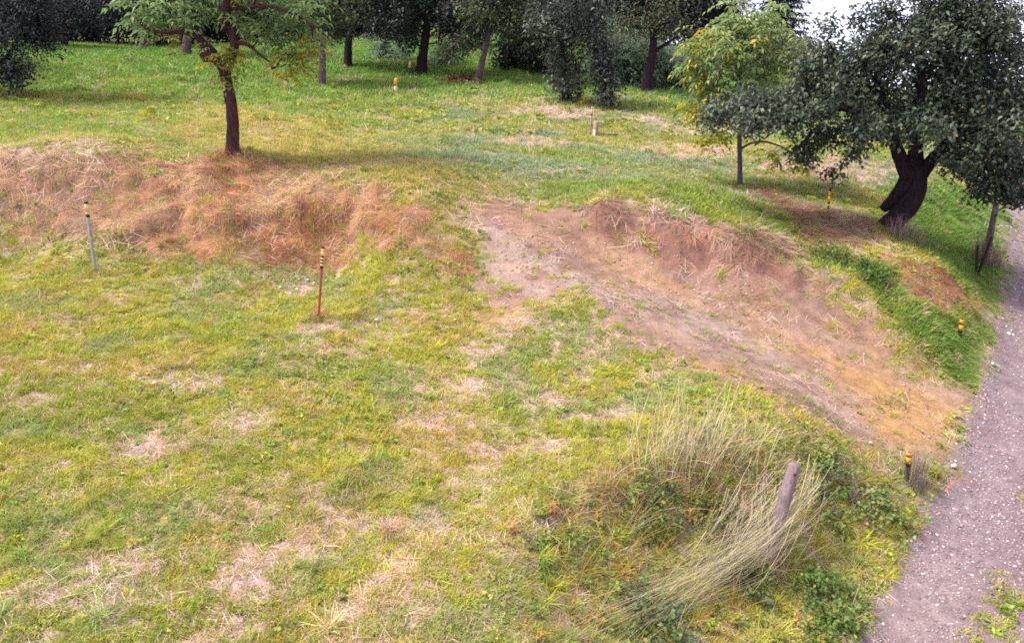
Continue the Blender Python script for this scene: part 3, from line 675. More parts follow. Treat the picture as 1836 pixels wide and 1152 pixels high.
def pinnate(tips, rng, per, rl, L, W, cols, yellow=0., pairs=3, spread=.12, hang=.45):
    """compound leaves: a drooping midrib with paired leaflets"""
    n_ = len(tips)*per; c = np.repeat(tips, per, 0)+rng.normal(0, spread, (n_, 3)); d = randdir(n_, -.5, .5, rng)
    k = rng.uniform(0, 1, len(tips)); base = np.array(cols[0])*(1-k[:, None])+np.array(cols[1])*k[:, None]
    isy = rng.uniform(0, 1, len(tips)) < yellow; base[isy] = np.array([.40, .36, .03])
    base = np.repeat(base, per, 0)*(1+rng.normal(0, .15, (n_, 1)))
    P = []; D = []; Cc = []; s0 = np.cross(d, np.array([0, 0, 1.])); s0 /= np.maximum(np.linalg.norm(s0, axis=1, keepdims=True), 1e-6)
    for q in range(pairs+1):
        f = (q+.6)/(pairs+.6); pos = c+d*rl*f-np.array([0, 0, 1.])*rl*hang*f*f
        dirn = d*.7-np.array([0, 0, .5])
        if q == pairs: P.append(pos); D.append(dirn); Cc.append(base)
        else:
            for sg in (-1, 1): P.append(pos); D.append(dirn*.55+s0*sg+rng.normal(0, .15, s0.shape)); Cc.append(base)
    P = np.vstack(P); D = np.vstack(D); Cc = np.vstack(Cc); Ls = L*rng.uniform(.7, 1.2, len(P))
    V, f = leaves(P, D, Ls, Ls*W, rng, droop=.25); return V, f, np.repeat(np.clip(Cc*(1+rng.normal(0, .14, (len(Cc), 1))), .004, .7), 4, 0)
def joinc(parts):
    V = []; Fq = []; Cc = []; o = 0
    for p in parts: V.append(p[0]); Fq.append(p[1]+o); Cc.append(p[2]); o += len(p[0])
    return np.vstack(V), np.vstack(Fq), np.vstack(Cc)
def build_tree(name, label, base, limbs, tips, leafparts, rng, bark=BARK, leaf=LEAF, group=None, cat='tree', twig=.006, sides=11, wander=.05, seg=.22, sag=.06):
    base = np.asarray(base, float); root = empty(name, base); tag(root, label, cat, group)
    paths, br, load, tw = grow(limbs, tips, rng, twig=twig, wander=wander, seg=seg, sag=sag)
    V, f = limb_mesh(paths, rng, sides); mk('trunk', V-base, f, bark, root, smooth_=True)
    V, f = branch_mesh(br, load, tw); mk('branches', V-base, f, bark, root)['kind'] = 'stuff'
    V, f, c = joinc(leafparts); mk('crown', V-base, f, leaf, root, col=c)
    return root

# --- pruned walnut on the straw bank
rt = np.random.default_rng(201)
Y = 17.6; b0 = at(417, 276); Yb = b0[1]
def W_(px, py, dy=0.): return pt(px, py, Yb+dy)
limbs = [([b0+[0, 0, -.15], b0+[0, 0, .05], W_(418,235), W_(416,190), W_(408,150), W_(401,122)], [.21, .145, .118, .11, .108, .105]),
         ([W_(404,128), W_(390,106,.05), W_(374,94,.1), W_(362,72,.1), W_(352,40,.2), W_(340,-20,.3), W_(335,-110,.5)], [.10, .11, .125, .085, .075, .06, .035]),
         ([W_(374,94,.1), W_(366,108,.06), W_(360,104,.04)], [.13, .14, .10]),
         ([W_(404,130), W_(416,100,-.05), W_(424,72,-.1), W_(412,45,-.1), W_(404,10,0), W_(408,-60,.1), W_(400,-200,.2)], [.10, .09, .085, .085, .08, .06, .03]),
         ([W_(404,56,-.1), W_(403,40,-.2), W_(404,20,-.25), W_(412,-40,-.6), W_(430,-130,-.9)], [.05, .085, .08, .05, .03]),
         ([W_(421,76,-.1), W_(445,78,-.3), W_(462,96,-.4), W_(485,112,-.5)], [.05, .035, .028, .015]),
         ([W_(362,72,.1), W_(330,55,-.1), W_(290,60,-.3), W_(255,50,-.4)], [.05, .04, .03, .015]),
         ([W_(408,20), W_(460,10,-.4), W_(520,20,-.6), W_(560,45,-.7)], [.06, .045, .03, .015])]
el = [((300,5),(1.0,1.0,.5),18), ((380,-60),(1.3,1.5,.8),34), ((470,-20),(1.2,1.4,.6),30), ((535,25),(.5,.7,.4),14), ((400,-190),(2.0,2.2,1.1),56), ((250,40),(.3,.5,.28),5), ((315,35),(.4,.6,.2),5),
      ((445,30),(.4,.6,.25),7), ((500,60),(.45,.5,.28),9), ((365,5),(.5,.6,.25),6)]
tips = np.vstack([blob(W_(*e[0]), e[1], e[2], rt) for e in el])
low = np.vstack([blob(W_(520,112,-.5), (.42,.4,.3), 13, rt), blob(W_(400,95,-.3), (.25,.25,.2), 6, rt), blob(W_(308,72,-.3), (.16,.2,.12), 3, rt), blob(W_(402,140,-.25), (.12,.1,.1), 3, rt), blob(W_(420,105,-.25), (.25,.2,.15), 5, rt), blob(W_(555,90,-.5), (.2,.3,.3), 6, rt)])
gw = ((.10, .19, .08), (.21, .31, .13))
build_tree('walnut_tree', 'dark forked walnut tree standing on the straw covered bank', b0, limbs, np.vstack([tips, low]),
           [pinnate(tips, rt, 5, .34, .14, .42, gw, .02, spread=.09), pinnate(low, rt, 5, .26, .10, .42, ((.18, .23, .05), (.28, .29, .06)), .15)], rt, leaf=LEAF_T, twig=.007, bark=BARK_R)

# --- young walnut with yellowing leaves
rt = np.random.default_rng(202); b0 = at(1327, 338); Yb = b0[1]
limbs = [([b0+[0, 0, -.1], W_(1327,300), W_(1326,250), W_(1328,180), W_(1326,120), W_(1328,60)], [.07, .055, .05, .04, .03, .015]),
         ([W_(1327,268), W_(1345,255,-.1), W_(1370,252,-.2), W_(1400,262,-.3), W_(1440,285,-.3)], [.03, .025, .022, .018, .01]),
         ([W_(1327,230), W_(1290,215,-.2), W_(1240,205,-.3)], [.025, .02, .01]), ([W_(1327,170), W_(1370,130,.2), W_(1410,110,.3)], [.02, .015, .01])]
el = [((1330,75),(.9,.9,.85),40), ((1290,110),(.8,.9,.6),26), ((1380,110),(.8,.9,.6),28), ((1425,110),(.4,.6,.3),9), ((1240,95),(.35,.4,.35),8), ((1345,35),(.5,.6,.4),18), ((1400,35),(.35,.4,.3),8), ((1270,170),(.55,.6,.35),18), ((1330,180),(.8,.8,.4),24), ((1380,170),(.6,.8,.4),14)]
tips = np.vstack([blob(W_(*e[0]), e[1], e[2], rt) for e in el])
yl = np.vstack([blob(W_(1245,200,-.2), (.4,.4,.16), 9, rt), blob(W_(1260,75,-.1), (.25,.3,.3), 6, rt), blob(W_(1385,280,-.3), (.2,.2,.12), 4, rt), blob(W_(1440,290,-.3), (.2,.2,.15), 5, rt), blob(W_(1255,140), (.35,.4,.25), 8, rt), blob(W_(1285,245,-.2), (.25,.3,.15), 6, rt)])
build_tree('young_walnut_tree', 'slender young tree with pale yellow green leaves rising behind the apple bough', b0, limbs, np.vstack([tips, yl]),
           [pinnate(tips, rt, 4, .32, .14, .42, ((.16, .25, .11), (.27, .35, .13)), .06), pinnate(yl, rt, 4, .26, .12, .45, ((.28, .33, .05), (.42, .40, .04)), .3)], rt, bark=BARK_G, leaf=LEAF_T, twig=.005, sides=8)

# --- leaning old apple tree
rt = np.random.default_rng(203); b0 = at(1598, 414); Yb = b0[1]
def up(p, dz): return np.asarray(p)+np.array([0, 0, dz])
limbs = [([W_(1576,428), W_(1590,408), W_(1616,384), W_(1640,352), W_(1646,318), W_(1646,292)], [.19, .205, .21, .195, .18, .155]),
         ([W_(1582,376,.3), W_(1594,366,.25), W_(1612,346,.15), W_(1628,320), W_(1632,300)], [.08, .11, .13, .15, .14]),
         ([W_(1628,318), W_(1612,280), W_(1600,245,.1), W_(1588,200,.2), W_(1575,150,.3), W_(1570,100,.4)], [.14, .13, .11, .085, .06, .035]),
         ([W_(1640,310), W_(1642,255), W_(1640,215,-.1), W_(1655,160,-.1), W_(1652,100), W_(1655,30)], [.16, .13, .115, .095, .07, .035]),
         ([W_(1648,315), W_(1672,285,-.1), W_(1705,250,-.3), W_(1745,215,-.4), W_(1785,160,-.5), W_(1810,110,-.4)], [.14, .115, .10, .08, .06, .035]),
         ([W_(1602,250,.1), W_(1560,205,-.2), W_(1505,190,-.5), W_(1450,205,-.7), W_(1395,228,-.8), W_(1340,222,-.9), W_(1290,222,-.9)], [.10, .095, .08, .07, .055, .035, .012]),
         ([W_(1505,190,-.5), W_(1455,240,-.7), W_(1425,270,-.8)], [.05, .035, .015]),
         ([W_(1745,215,-.4), W_(1775,260,-.8), W_(1795,320,-1.0)], [.07, .05, .02])]
el = [((1285,205),(.45,.4,.22),18), ((1350,195),(.55,.6,.32),34), ((1420,185),(.6,.7,.42),40), ((1490,150),(.75,1.0,.6),60), ((1560,110),(.85,1.1,.65),70), ((1590,190),(.7,1.0,.5),40), ((1640,70),(.9,1.2,.65),64),
      ((1720,80),(.9,1.3,.75),74), ((1775,140),(.75,1.2,.75),64), ((1690,170),(.8,1.2,.6),60), ((1770,240),(.7,1.1,.6),60), ((1810,300),(.45,.9,.5),45), ((1840,200),(.7,1.1,.8),60), ((1700,10),(.7,.9,.5),50), ((1760,40),(.6,.9,.5),40),
      ((1540,230),(.5,.8,.3),22), ((1640,225),(.5,.9,.35),22), ((1440,270),(.35,.4,.25),14), ((1480,240),(.4,.5,.25),14), ((1530,270),(.25,.5,.12),7), ((1760,330),(.2,.4,.28),12), ((1500,312),(.14,.2,.06),4), ((1725,290),(.5,.8,.3),22), ((1500,90),(.4,.5,.3),16), ((1450,110),(.35,.4,.3),14),((1690,-40),(.6,.8,.4),30), ((1560,235),(.45,.5,.2),11), ((1640,215),(.4,.5,.2),8), ((1700,215),(.4,.5,.25),10), ((1755,285),(.4,.5,.3),22), ((1815,345),(.25,.5,.3),18), ((1735,170),(.6,.8,.45),40), ((1715,120),(.6,.8,.4),30), ((1790,215),(.5,.8,.4),26), ((1335,222),(.4,.3,.14),14), ((1400,222),(.45,.3,.16),16), ((1460,205),(.4,.3,.2),14), ((1490,45),(.10,.3,.35),7), ((1540,40),(.10,.3,.4),8), ((1590,25),(.12,.3,.4),9), ((1800,60),(.3,.5,.3),14), ((1825,90),(.3,.5,.4),14)]
tips = np.vstack([blob(W_(e[0][0], e[0][1], (-.95 if e[0] in ((1335,222), (1400,222), (1460,205)) else -.35) if e[0][0] < 1530 else (-.8 if e[0][1] > 222 else -.1)), e[1], max(3, int(e[2]*(.74 if e[0][0] < 1550 else 1.0))), rt) for e in el])
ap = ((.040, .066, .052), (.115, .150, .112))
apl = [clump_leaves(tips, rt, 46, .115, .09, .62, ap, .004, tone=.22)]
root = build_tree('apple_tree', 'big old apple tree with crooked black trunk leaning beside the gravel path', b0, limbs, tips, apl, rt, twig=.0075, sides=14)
# apples hanging in the crown
k_ = rt.choice(len(tips), 26, replace=False); ss = [stone_mesh(rt, .03) for _ in range(26)]
V, f = join([(s_[0]/np.abs(s_[0]).max(0)*.032+tips[k]+rt.normal(0, .14, 3), s_[1]) for s_, k in zip(ss, k_)])[:2]
def plain(name, c, rough=.6, spec=.3, var=.15, scale=20., metal=0.):
    m, t, o = newmat(name); tc = N(t, 'ShaderNodeTexCoord'); nz = N(t, 'ShaderNodeTexNoise', Scale=scale, Detail=4.0); t.links.new(tc.outputs['Object'], nz.inputs['Vector'])
    r = N(t, 'ShaderNodeMapRange'); r.inputs[3].default_value = 1-var*2; r.inputs[4].default_value = 1+var*2; t.links.new(nz.outputs[0], r.inputs[0])
    b = N(t, 'ShaderNodeBsdfPrincipled', Roughness=rough, Metallic=metal); b.inputs['Specular IOR Level'].default_value = spec
    t.links.new(mixc(t, c+(1,), r.outputs[0], 1.0, 'MULTIPLY'), b.inputs['Base Color']); t.links.new(b.outputs[0], o.inputs[0]); return m
APPLE = plain('apple_skin', (.42, .26, .16), .45)
o_ = mk('apples', V-b0, f, APPLE, root, smooth_=True); o_['kind'] = 'stuff'

# --- background trees: a trunk line, crown blobs and leaves of their own
def bg_tree(name, label, seed, base, Yd, trunk, blobs, per, L, cols, spread=.21, bark=BARK, width=.65, group=None, yellow=0., leaf=LEAF, cat='tree', sides=9, twig=.012, W=.55, droop=.3):
    """trunk: pixel line with radii in metres; blobs: (pixel, radii, twig ends)"""
    r = np.random.default_rng(seed); g = pt(base[0], base[1], Yd); g[2] = float(HZ(np.array([g[0]]), np.array([g[1]]))[0])
    off = g - pt(base[0], base[1], Yd)
    def Q(px, py, dy=0): return pt(px, py, Yd+dy)+off
    lm = []
    for i, ln in enumerate(trunk):
        P = [Q(*q[0]) for q in ln]; rr = [q[1]*.8 for q in ln]
        if i == 0: P = [g+[0, 0, -.2]]+[g+[0, 0, .02]]+P; rr = [rr[0]*1.6, rr[0]*1.3]+rr
        lm.append((P, rr))
    tp = np.vstack([blob(Q(*b_[0]), b_[1], b_[2], r, 2.4) for b_ in blobs])
    return build_tree(name, label, g, lm, tp, [clump_leaves(tp, r, int(per*.85), spread, L*1.2, W, cols, yellow, droop, tone=.3)], r, bark=bark, leaf=leaf, group=group, cat=cat, twig=twig, sides=sides, seg=.45)
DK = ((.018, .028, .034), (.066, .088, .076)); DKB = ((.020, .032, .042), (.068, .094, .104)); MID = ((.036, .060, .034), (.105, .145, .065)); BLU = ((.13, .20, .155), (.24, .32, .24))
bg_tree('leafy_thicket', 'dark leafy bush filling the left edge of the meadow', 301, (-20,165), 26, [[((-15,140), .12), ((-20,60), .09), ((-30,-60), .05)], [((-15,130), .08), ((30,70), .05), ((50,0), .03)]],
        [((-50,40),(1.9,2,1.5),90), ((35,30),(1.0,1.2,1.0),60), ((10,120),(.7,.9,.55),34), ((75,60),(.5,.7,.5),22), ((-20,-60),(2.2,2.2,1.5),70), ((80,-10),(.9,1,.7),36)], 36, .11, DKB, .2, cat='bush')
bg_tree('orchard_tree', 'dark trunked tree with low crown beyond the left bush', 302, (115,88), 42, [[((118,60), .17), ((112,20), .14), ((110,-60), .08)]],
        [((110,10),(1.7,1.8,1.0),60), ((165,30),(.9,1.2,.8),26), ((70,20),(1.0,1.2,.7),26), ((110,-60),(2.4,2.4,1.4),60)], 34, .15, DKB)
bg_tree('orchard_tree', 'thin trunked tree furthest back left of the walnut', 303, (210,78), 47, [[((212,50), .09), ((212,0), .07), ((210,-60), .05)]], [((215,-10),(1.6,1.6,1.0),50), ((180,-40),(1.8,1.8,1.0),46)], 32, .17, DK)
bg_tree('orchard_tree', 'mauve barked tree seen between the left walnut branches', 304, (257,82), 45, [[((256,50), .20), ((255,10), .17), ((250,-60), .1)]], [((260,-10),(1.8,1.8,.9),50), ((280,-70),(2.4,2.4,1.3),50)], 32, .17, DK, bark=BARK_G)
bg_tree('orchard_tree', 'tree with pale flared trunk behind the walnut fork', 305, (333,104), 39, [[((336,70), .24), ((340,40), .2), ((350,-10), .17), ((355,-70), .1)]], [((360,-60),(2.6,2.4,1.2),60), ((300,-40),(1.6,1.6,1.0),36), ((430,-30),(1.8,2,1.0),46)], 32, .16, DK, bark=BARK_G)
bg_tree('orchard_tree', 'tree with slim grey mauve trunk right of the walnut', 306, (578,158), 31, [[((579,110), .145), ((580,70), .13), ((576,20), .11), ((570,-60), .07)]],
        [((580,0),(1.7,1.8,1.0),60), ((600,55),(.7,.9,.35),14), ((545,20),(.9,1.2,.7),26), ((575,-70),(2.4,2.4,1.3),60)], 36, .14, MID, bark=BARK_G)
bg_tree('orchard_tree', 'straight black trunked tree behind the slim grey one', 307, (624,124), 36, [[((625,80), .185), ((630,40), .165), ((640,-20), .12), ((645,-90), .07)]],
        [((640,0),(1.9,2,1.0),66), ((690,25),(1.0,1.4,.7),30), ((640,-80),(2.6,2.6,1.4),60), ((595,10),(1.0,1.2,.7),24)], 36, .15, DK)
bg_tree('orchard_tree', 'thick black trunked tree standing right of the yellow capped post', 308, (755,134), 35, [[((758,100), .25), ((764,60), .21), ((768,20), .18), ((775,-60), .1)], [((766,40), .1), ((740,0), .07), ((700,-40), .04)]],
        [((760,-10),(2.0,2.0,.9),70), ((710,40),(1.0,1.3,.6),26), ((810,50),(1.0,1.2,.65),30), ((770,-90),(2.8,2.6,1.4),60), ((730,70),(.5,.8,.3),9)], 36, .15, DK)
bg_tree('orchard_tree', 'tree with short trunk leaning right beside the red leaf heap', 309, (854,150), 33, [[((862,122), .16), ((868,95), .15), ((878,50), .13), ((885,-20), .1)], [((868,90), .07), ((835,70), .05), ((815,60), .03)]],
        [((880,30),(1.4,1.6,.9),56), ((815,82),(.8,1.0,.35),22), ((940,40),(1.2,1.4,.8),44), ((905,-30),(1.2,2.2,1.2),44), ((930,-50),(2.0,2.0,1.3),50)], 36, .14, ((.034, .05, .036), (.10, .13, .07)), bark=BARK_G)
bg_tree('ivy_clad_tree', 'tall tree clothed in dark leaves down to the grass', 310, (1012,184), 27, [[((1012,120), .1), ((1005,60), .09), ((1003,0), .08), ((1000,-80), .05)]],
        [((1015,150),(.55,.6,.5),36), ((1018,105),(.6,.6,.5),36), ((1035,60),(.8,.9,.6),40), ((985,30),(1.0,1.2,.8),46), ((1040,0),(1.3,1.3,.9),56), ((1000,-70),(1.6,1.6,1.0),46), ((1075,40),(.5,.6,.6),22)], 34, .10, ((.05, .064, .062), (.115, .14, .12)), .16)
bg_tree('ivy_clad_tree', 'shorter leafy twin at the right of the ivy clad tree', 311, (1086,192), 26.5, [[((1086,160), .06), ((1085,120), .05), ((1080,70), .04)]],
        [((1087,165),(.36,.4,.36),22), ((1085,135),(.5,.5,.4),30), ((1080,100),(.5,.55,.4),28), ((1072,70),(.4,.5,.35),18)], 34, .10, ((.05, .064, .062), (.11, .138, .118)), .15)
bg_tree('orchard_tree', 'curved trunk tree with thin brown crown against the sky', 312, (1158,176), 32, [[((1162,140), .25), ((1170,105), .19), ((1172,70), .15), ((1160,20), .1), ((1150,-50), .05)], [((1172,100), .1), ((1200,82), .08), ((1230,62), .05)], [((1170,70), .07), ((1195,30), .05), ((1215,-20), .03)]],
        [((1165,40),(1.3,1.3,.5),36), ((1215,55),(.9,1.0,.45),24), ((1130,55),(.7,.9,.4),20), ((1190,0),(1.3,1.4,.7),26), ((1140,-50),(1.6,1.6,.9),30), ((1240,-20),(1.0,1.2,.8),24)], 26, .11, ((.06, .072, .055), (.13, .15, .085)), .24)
for sd_, (bx, by), Yd, bl, lab in ((320, (1128,168), 34, [((1125,110),(1.3,1.2,.9),34), ((1090,90),(.9,1,.8),22), ((1150,130),(.8,.8,.6),16)], 'feathery blue green shrub behind the curved trunk'),
                                  (321, (1215,178), 34, [((1215,135),(1.1,1.0,.6),26), ((1185,125),(.7,.8,.5),14), ((1250,140),(.7,.8,.5),14)], 'feathery blue green shrub right of the curved trunk'),
                                  (322, (1290,165), 40, [((1290,120),(1.3,1.2,1.0),30), ((1330,100),(1.2,1.2,1.1),26)], 'feathery blue green shrub behind the young tree'),
                                  (323, (690,120), 39, [((692,100),(.7,.7,.35),12)], 'low pale green shrub left of the thick black trunk'),
                                  (324, (800,122), 38, [((802,104),(.6,.7,.3),10)], 'low pale green shrub between the thick trunk and the leaning trunk')):
    r = np.random.default_rng(sd_); g = pt(bx, by, Yd); g[2] = float(HZ(np.array([g[0]]), np.array([g[1]]))[0]); off = g-pt(bx, by, Yd)
    tp = np.vstack([blob(pt(q[0][0], q[0][1], Yd)+off, q[1], q[2], r, 2.5) for q in bl])
    build_tree('sumac_shrub', lab, g, [([g+[0, 0, -.1], g+[.05, 0, .4], g+[.1, 0, 1.0]], [.06, .05, .03])], tp, [pinnate(tp, r, 9, .55, .20, .32, BLU, .02, pairs=4, spread=.25, hang=.6)], r, bark=BARK, leaf=LEAF_T, cat='shrub', twig=.008, sides=6, seg=.5)
bg_tree('round_tree', 'rounded grey green tree behind the gap under the open sky', 330, (1440,178), 42, [[((1440,140), .12), ((1435,90), .08)]], [((1420,110),(1.2,1.3,.7),50), ((1460,130),(1.2,1.3,.7),50), ((1380,120),(1.2,1.3,.9),40), ((1510,150),(1.2,1.2,.7),40)], 34, .14, ((.05, .075, .06), (.095, .125, .09)))

# --- spruces
def spruce(label, seed, base, Yd, height, rad, group=None):
    r = np.random.default_rng(seed); g = pt(base[0], base[1], Yd); g[2] = float(HZ(np.array([g[0]]), np.array([g[1]]))[0])
    root = empty('spruce_tree', g); tag(root, label, 'tree', group)
    V, f = tube(np.array([[0, 0, -.2], [0, 0, height*.5], [0, 0, height]]), [.2, .12, .02], 8); mk('trunk', V, f, BARK, root, smooth_=True)
    B = []; Pp = []; Dd = []
    for z in np.arange(.6, height-.1, .30):
        Lb = rad*(1-z/height)**.8*r.uniform(.85, 1.1)
        for a in r.uniform(0, 6.28)+np.arange(9)*6.28/9+r.normal(0, .2, 9):
            l_ = Lb*r.uniform(.75, 1.15); s = np.linspace(0, 1, 7)
            Q = np.stack([np.cos(a)*l_*s, np.sin(a)*l_*s, z-.28*l_*s+.12*l_*s**3], -1); B.append(tube(Q, np.linspace(.022, .006, 7), 4))
            nn_ = int(10+26*l_); u = r.uniform(.12, 1, nn_); p = np.stack([np.interp(u, s, Q[:, i]) for i in range(3)], -1)+r.normal(0, .05, (nn_, 3))
            d = np.stack([np.cos(a+r.normal(0, .8, nn_)), np.sin(a+r.normal(0, .8, nn_)), r.uniform(-1.3, -.1, nn_)], -1); Pp.append(p); Dd.append(d)
    V, f = join(B)[:2]; mk('branches', V, f, BARK, root)['kind'] = 'stuff'
    P = np.vstack(Pp); D = np.vstack(Dd); Ls = .30*r.uniform(.6, 1.3, len(P)); V, f = leaves(P, D, Ls, Ls*.22, r)
    c = np.array([.026, .040, .042])*(1+r.normal(0, .3, (len(P), 1))); mk('crown', V, f, LEAF, root, col=np.repeat(np.clip(c, .005, .2), 4, 0)); return root
spruce('tall dark spruce standing against the white sky', 341, (1388,150), 47, 11.5, 2.0)
spruce('dark spruce rising behind the ivy clad tree', 342, (1082,130), 46, 12.0, 2.1)
spruce('dark spruce between the two bare trunks at the wood edge', 343, (1290,140), 52, 10.0, 2.1)

# --- wood edge: dense trees copied from three patterns
def dense(seed, h, rad):
    r = np.random.default_rng(seed); z0 = np.zeros(3)
    el_ = [((0, 0, h*.62), (rad, rad, h*.36), 60), ((rad*.4, -.2, h*.3), (rad*.8, rad*.8, h*.22), 36), ((-rad*.4, .1, h*.35), (rad*.8, rad*.8, h*.25), 36), ((0, -.3, 1.0), (rad*1.0, rad*.8, .9), 60), ((.3, .2, 2.4), (rad*1.0, rad*.9, 1.1), 60)]
    tp = np.vstack([blob(e[0], e[1], e[2], r, 2.6) for e in el_])
    return build_tree('wood_edge_tree', 'dense dark tree of the wood behind the meadow', z0, [([z0+[0, 0, -.3], z0+[0, 0, h*.3], z0+[.2, 0, h*.8]], [.22, .18, .05])], tp,
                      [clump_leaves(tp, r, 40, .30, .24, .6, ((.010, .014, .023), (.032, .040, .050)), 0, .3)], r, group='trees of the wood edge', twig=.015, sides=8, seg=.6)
def copy_tree(o, parent=None):
    c = o.copy(); COL.objects.link(c); c.parent = parent
    for ch in list(o.children): copy_tree(ch, c)
    return c
pat = [dense(351, 8.5, 2.4), dense(352, 9.5, 2.1), dense(353, 7.5, 2.7)]
r = np.random.default_rng(360)
spots = [(px, 50+r.uniform(-2, 5)) for px in range(-190, 760, 92)] + [(px, 52+r.uniform(-2, 4)) for px in (890, 960, 1035, 1110, 1180)] + [(-150, 38), (-230, 30)] + [(px, 61+r.uniform(-2, 4)) for px in range(-240, 790, 110)] + [(930, 63), (1030, 62), (1130, 60), (1240, 58)]
for i, (px, Yd) in enumerate(spots):
    o = pat[i] if i < 3 else copy_tree(pat[i % 3])
    g = pt(px+r.uniform(-20, 20), 120, Yd); o.location = (g[0], g[1], float(HZ(np.array([g[0]]), np.array([g[1]]))[0])); o.rotation_euler.z = r.uniform(0, 6.28)
    s_ = r.uniform(.85, 1.15); o.scale = (s_, s_, s_)
# dark undergrowth behind the leaning trunk
rr_ = np.random.default_rng(370)
for (px, py, Yd, lab) in ((925,158,37,'dark evergreen bush in the shade right of the leaning trunk'), (975,160,36,'dark evergreen bush next to the ivy clad tree'), (845,135,43,'dark evergreen bush under the reddish roof'), (690,118,46,'dark evergreen bush left of the thick black trunk'), (560,100,47,'dark evergreen bush far back beside the slim grey trunk'), (1105,165,36,'dark bush low behind the leafy twin')):
    g = pt(px, py, Yd); g[2] = float(HZ(np.array([g[0]]), np.array([g[1]]))[0]); tp = np.vstack([blob(g+[0, 0, .6], (1.0, .8, .6), 50, rr_, 3), blob(g+[.2, 0, 1.5], (1.0, .8, .7), 40, rr_, 3)])
    build_tree('evergreen_bush', lab, g, [([g+[0, 0, -.1], g+[0, 0, .5], g+[.1, 0, 1.2]], [.06, .05, .02])], tp, [clump_leaves(tp, rr_, 40, .2, .14, .6, ((.010, .014, .018), (.022, .03, .03)))], rr_, cat='bush', twig=.008, sides=6, seg=.5)
# ---------------------------------------------------------------- marker stakes, posts, stones, clumps
M_GREYP = plain('grey_stake_paint', (.26, .28, .31), .7, .3, .3)
M_RED = plain('red_stake_paint', (.30, .06, .055), .5, .4, .2)
M_YEL = plain('yellow_tape', (.62, .34, .03), .6, .3, .3)
M_CREAM = plain('cream_tape', (.72, .52, .24), .6, .3, .3)
M_WHITE = plain('white_paint', (.75, .72, .68), .5, .4, .1)
M_BLK = plain('black_tape', (.012, .010, .012), .45, .4, .1)
M_DKST = plain('dark_stake', (.045, .042, .042), .8, .2, .3)
M_WOOD = bark_mat('weathered_wood', (.15, .115, .135), (.30, .235, .26))
M_WOOD2 = bark_mat('dark_weathered_wood', (.07, .055, .06), (.17, .135, .14))
M_PALEW = bark_mat('pale_wood', (.26, .19, .16), (.42, .33, .29))
def cyl(p0, p1, r0, r1, sides=10, seg=4, cap=.25, rng=None, rough=0., shut=.55):
    p0 = np.asarray(p0, float); p1 = np.asarray(p1, float); s = np.linspace(0, 1, seg+1)[:, None]; P = p0+(p1-p0)*s; r = np.linspace(r0, r1, seg+1)
    P = np.vstack([P, p1+(p1-p0)/np.linalg.norm(p1-p0)*r1*cap]); r = np.r_[r, r1*shut]
    return tube(P, r, sides, rng or R_, rough)
def stake(name, label, base, top, rad, pole_m, bands, cat='stake', Y=None, group=None):
    """bands: (from, to, material, name) measured from the top, as fractions of the stake"""
    b = at(*base); tp = pt(top[0], top[1], b[1]); root = empty(name, b); tag(root, label, cat, group)
    d = tp-b; V, f = cyl(-d*.06, d*.995, rad, rad*.95, 10, 6); mk('pole', V, f, pole_m, root, smooth_=True)
    for (a, e, mt, nm) in bands:
        V, f = cyl(d*(1-e), d*(1-a), rad*1.12, rad*1.12, 10, 1, .01, shut=.99); mk(nm, V, f, mt, root, smooth_=True)
    return root
stake('marker_stake', 'tall grey stake with pale black ended tip below the straw bank', (172,490), (154,361), .027, M_GREYP,
      [(0, .035, M_BLK, 'black_band'), (.035, .135, M_CREAM, 'cream_sleeve'), (.15, .175, M_CREAM, 'cream_band'), (.175, .215, M_BLK, 'black_band')])
stake('marker_stake', 'red stake with yellow and black striped top in the lower meadow', (571,574), (579,443), .021, M_RED,
      [(0, .02, M_BLK, 'black_band'), (.02, .055, M_CREAM, 'yellow_band'), (.06, .115, M_CREAM, 'yellow_band'), (.115, .14, M_BLK, 'black_band'), (.14, .165, M_CREAM, 'yellow_band'), (.165, .185, M_BLK, 'black_band'), (.185, .205, M_CREAM, 'yellow_band'), (.205, .225, M_BLK, 'black_band'), (.225, .25, M_CREAM, 'yellow_band'), (.25, .29, M_BLK, 'black_band')])
stake('marker_post', 'short pale post with bright yellow cap in the far meadow', (709,167), (710,141), .062, M_WHITE, [(0, .52, M_YEL, 'yellow_cap')], 'post')
stake('marker_stake', 'thin stake with white band beside the pale stump on the upper meadow', (1058,240), (1062,192), .022, M_PALEW, [(0, .06, M_WHITE, 'white_band'), (.06, .09, M_BLK, 'black_band'), (.09, .26, M_CREAM, 'cream_sleeve'), (.26, .31, M_BLK, 'black_band')])
stake('marker_stake', 'thin yellow stake with black bands left of the apple trunk', (1484,382), (1489,337), .021, M_DKST, [(0, .14, M_BLK, 'black_band'), (.14, .22, M_YEL, 'yellow_band'), (.24, .32, M_YEL, 'yellow_band'), (.34, .56, M_YEL, 'yellow_sleeve'), (.56, .66, M_BLK, 'black_band'), (.66, .74, M_YEL, 'yellow_band')])
stake('marker_post', 'short dark post with yellow cap in green grass by the path', (1719,615), (1725,573), .03, M_DKST, [(0, .16, M_YEL, 'yellow_cap'), (.16, .23, M_BLK, 'black_band'), (.23, .48, M_YEL, 'yellow_sleeve'), (.48, .56, M_BLK, 'black_band')], 'post')
stake('marker_post', 'yellow capped post at the foot of the dirt track', (1624,868), (1631,811), .032, M_DKST, [(0, .10, M_YEL, 'yellow_cap'), (.10, .14, M_BLK, 'black_band'), (.14, .36, M_YEL, 'yellow_sleeve'), (.36, .44, M_BLK, 'black_band')], 'post')
stake('marker_stake', 'small cream topped stake in front of the thick black trunk', (733,140), (735,110), .04, M_DKST, [(0, .4, M_CREAM, 'cream_sleeve')])
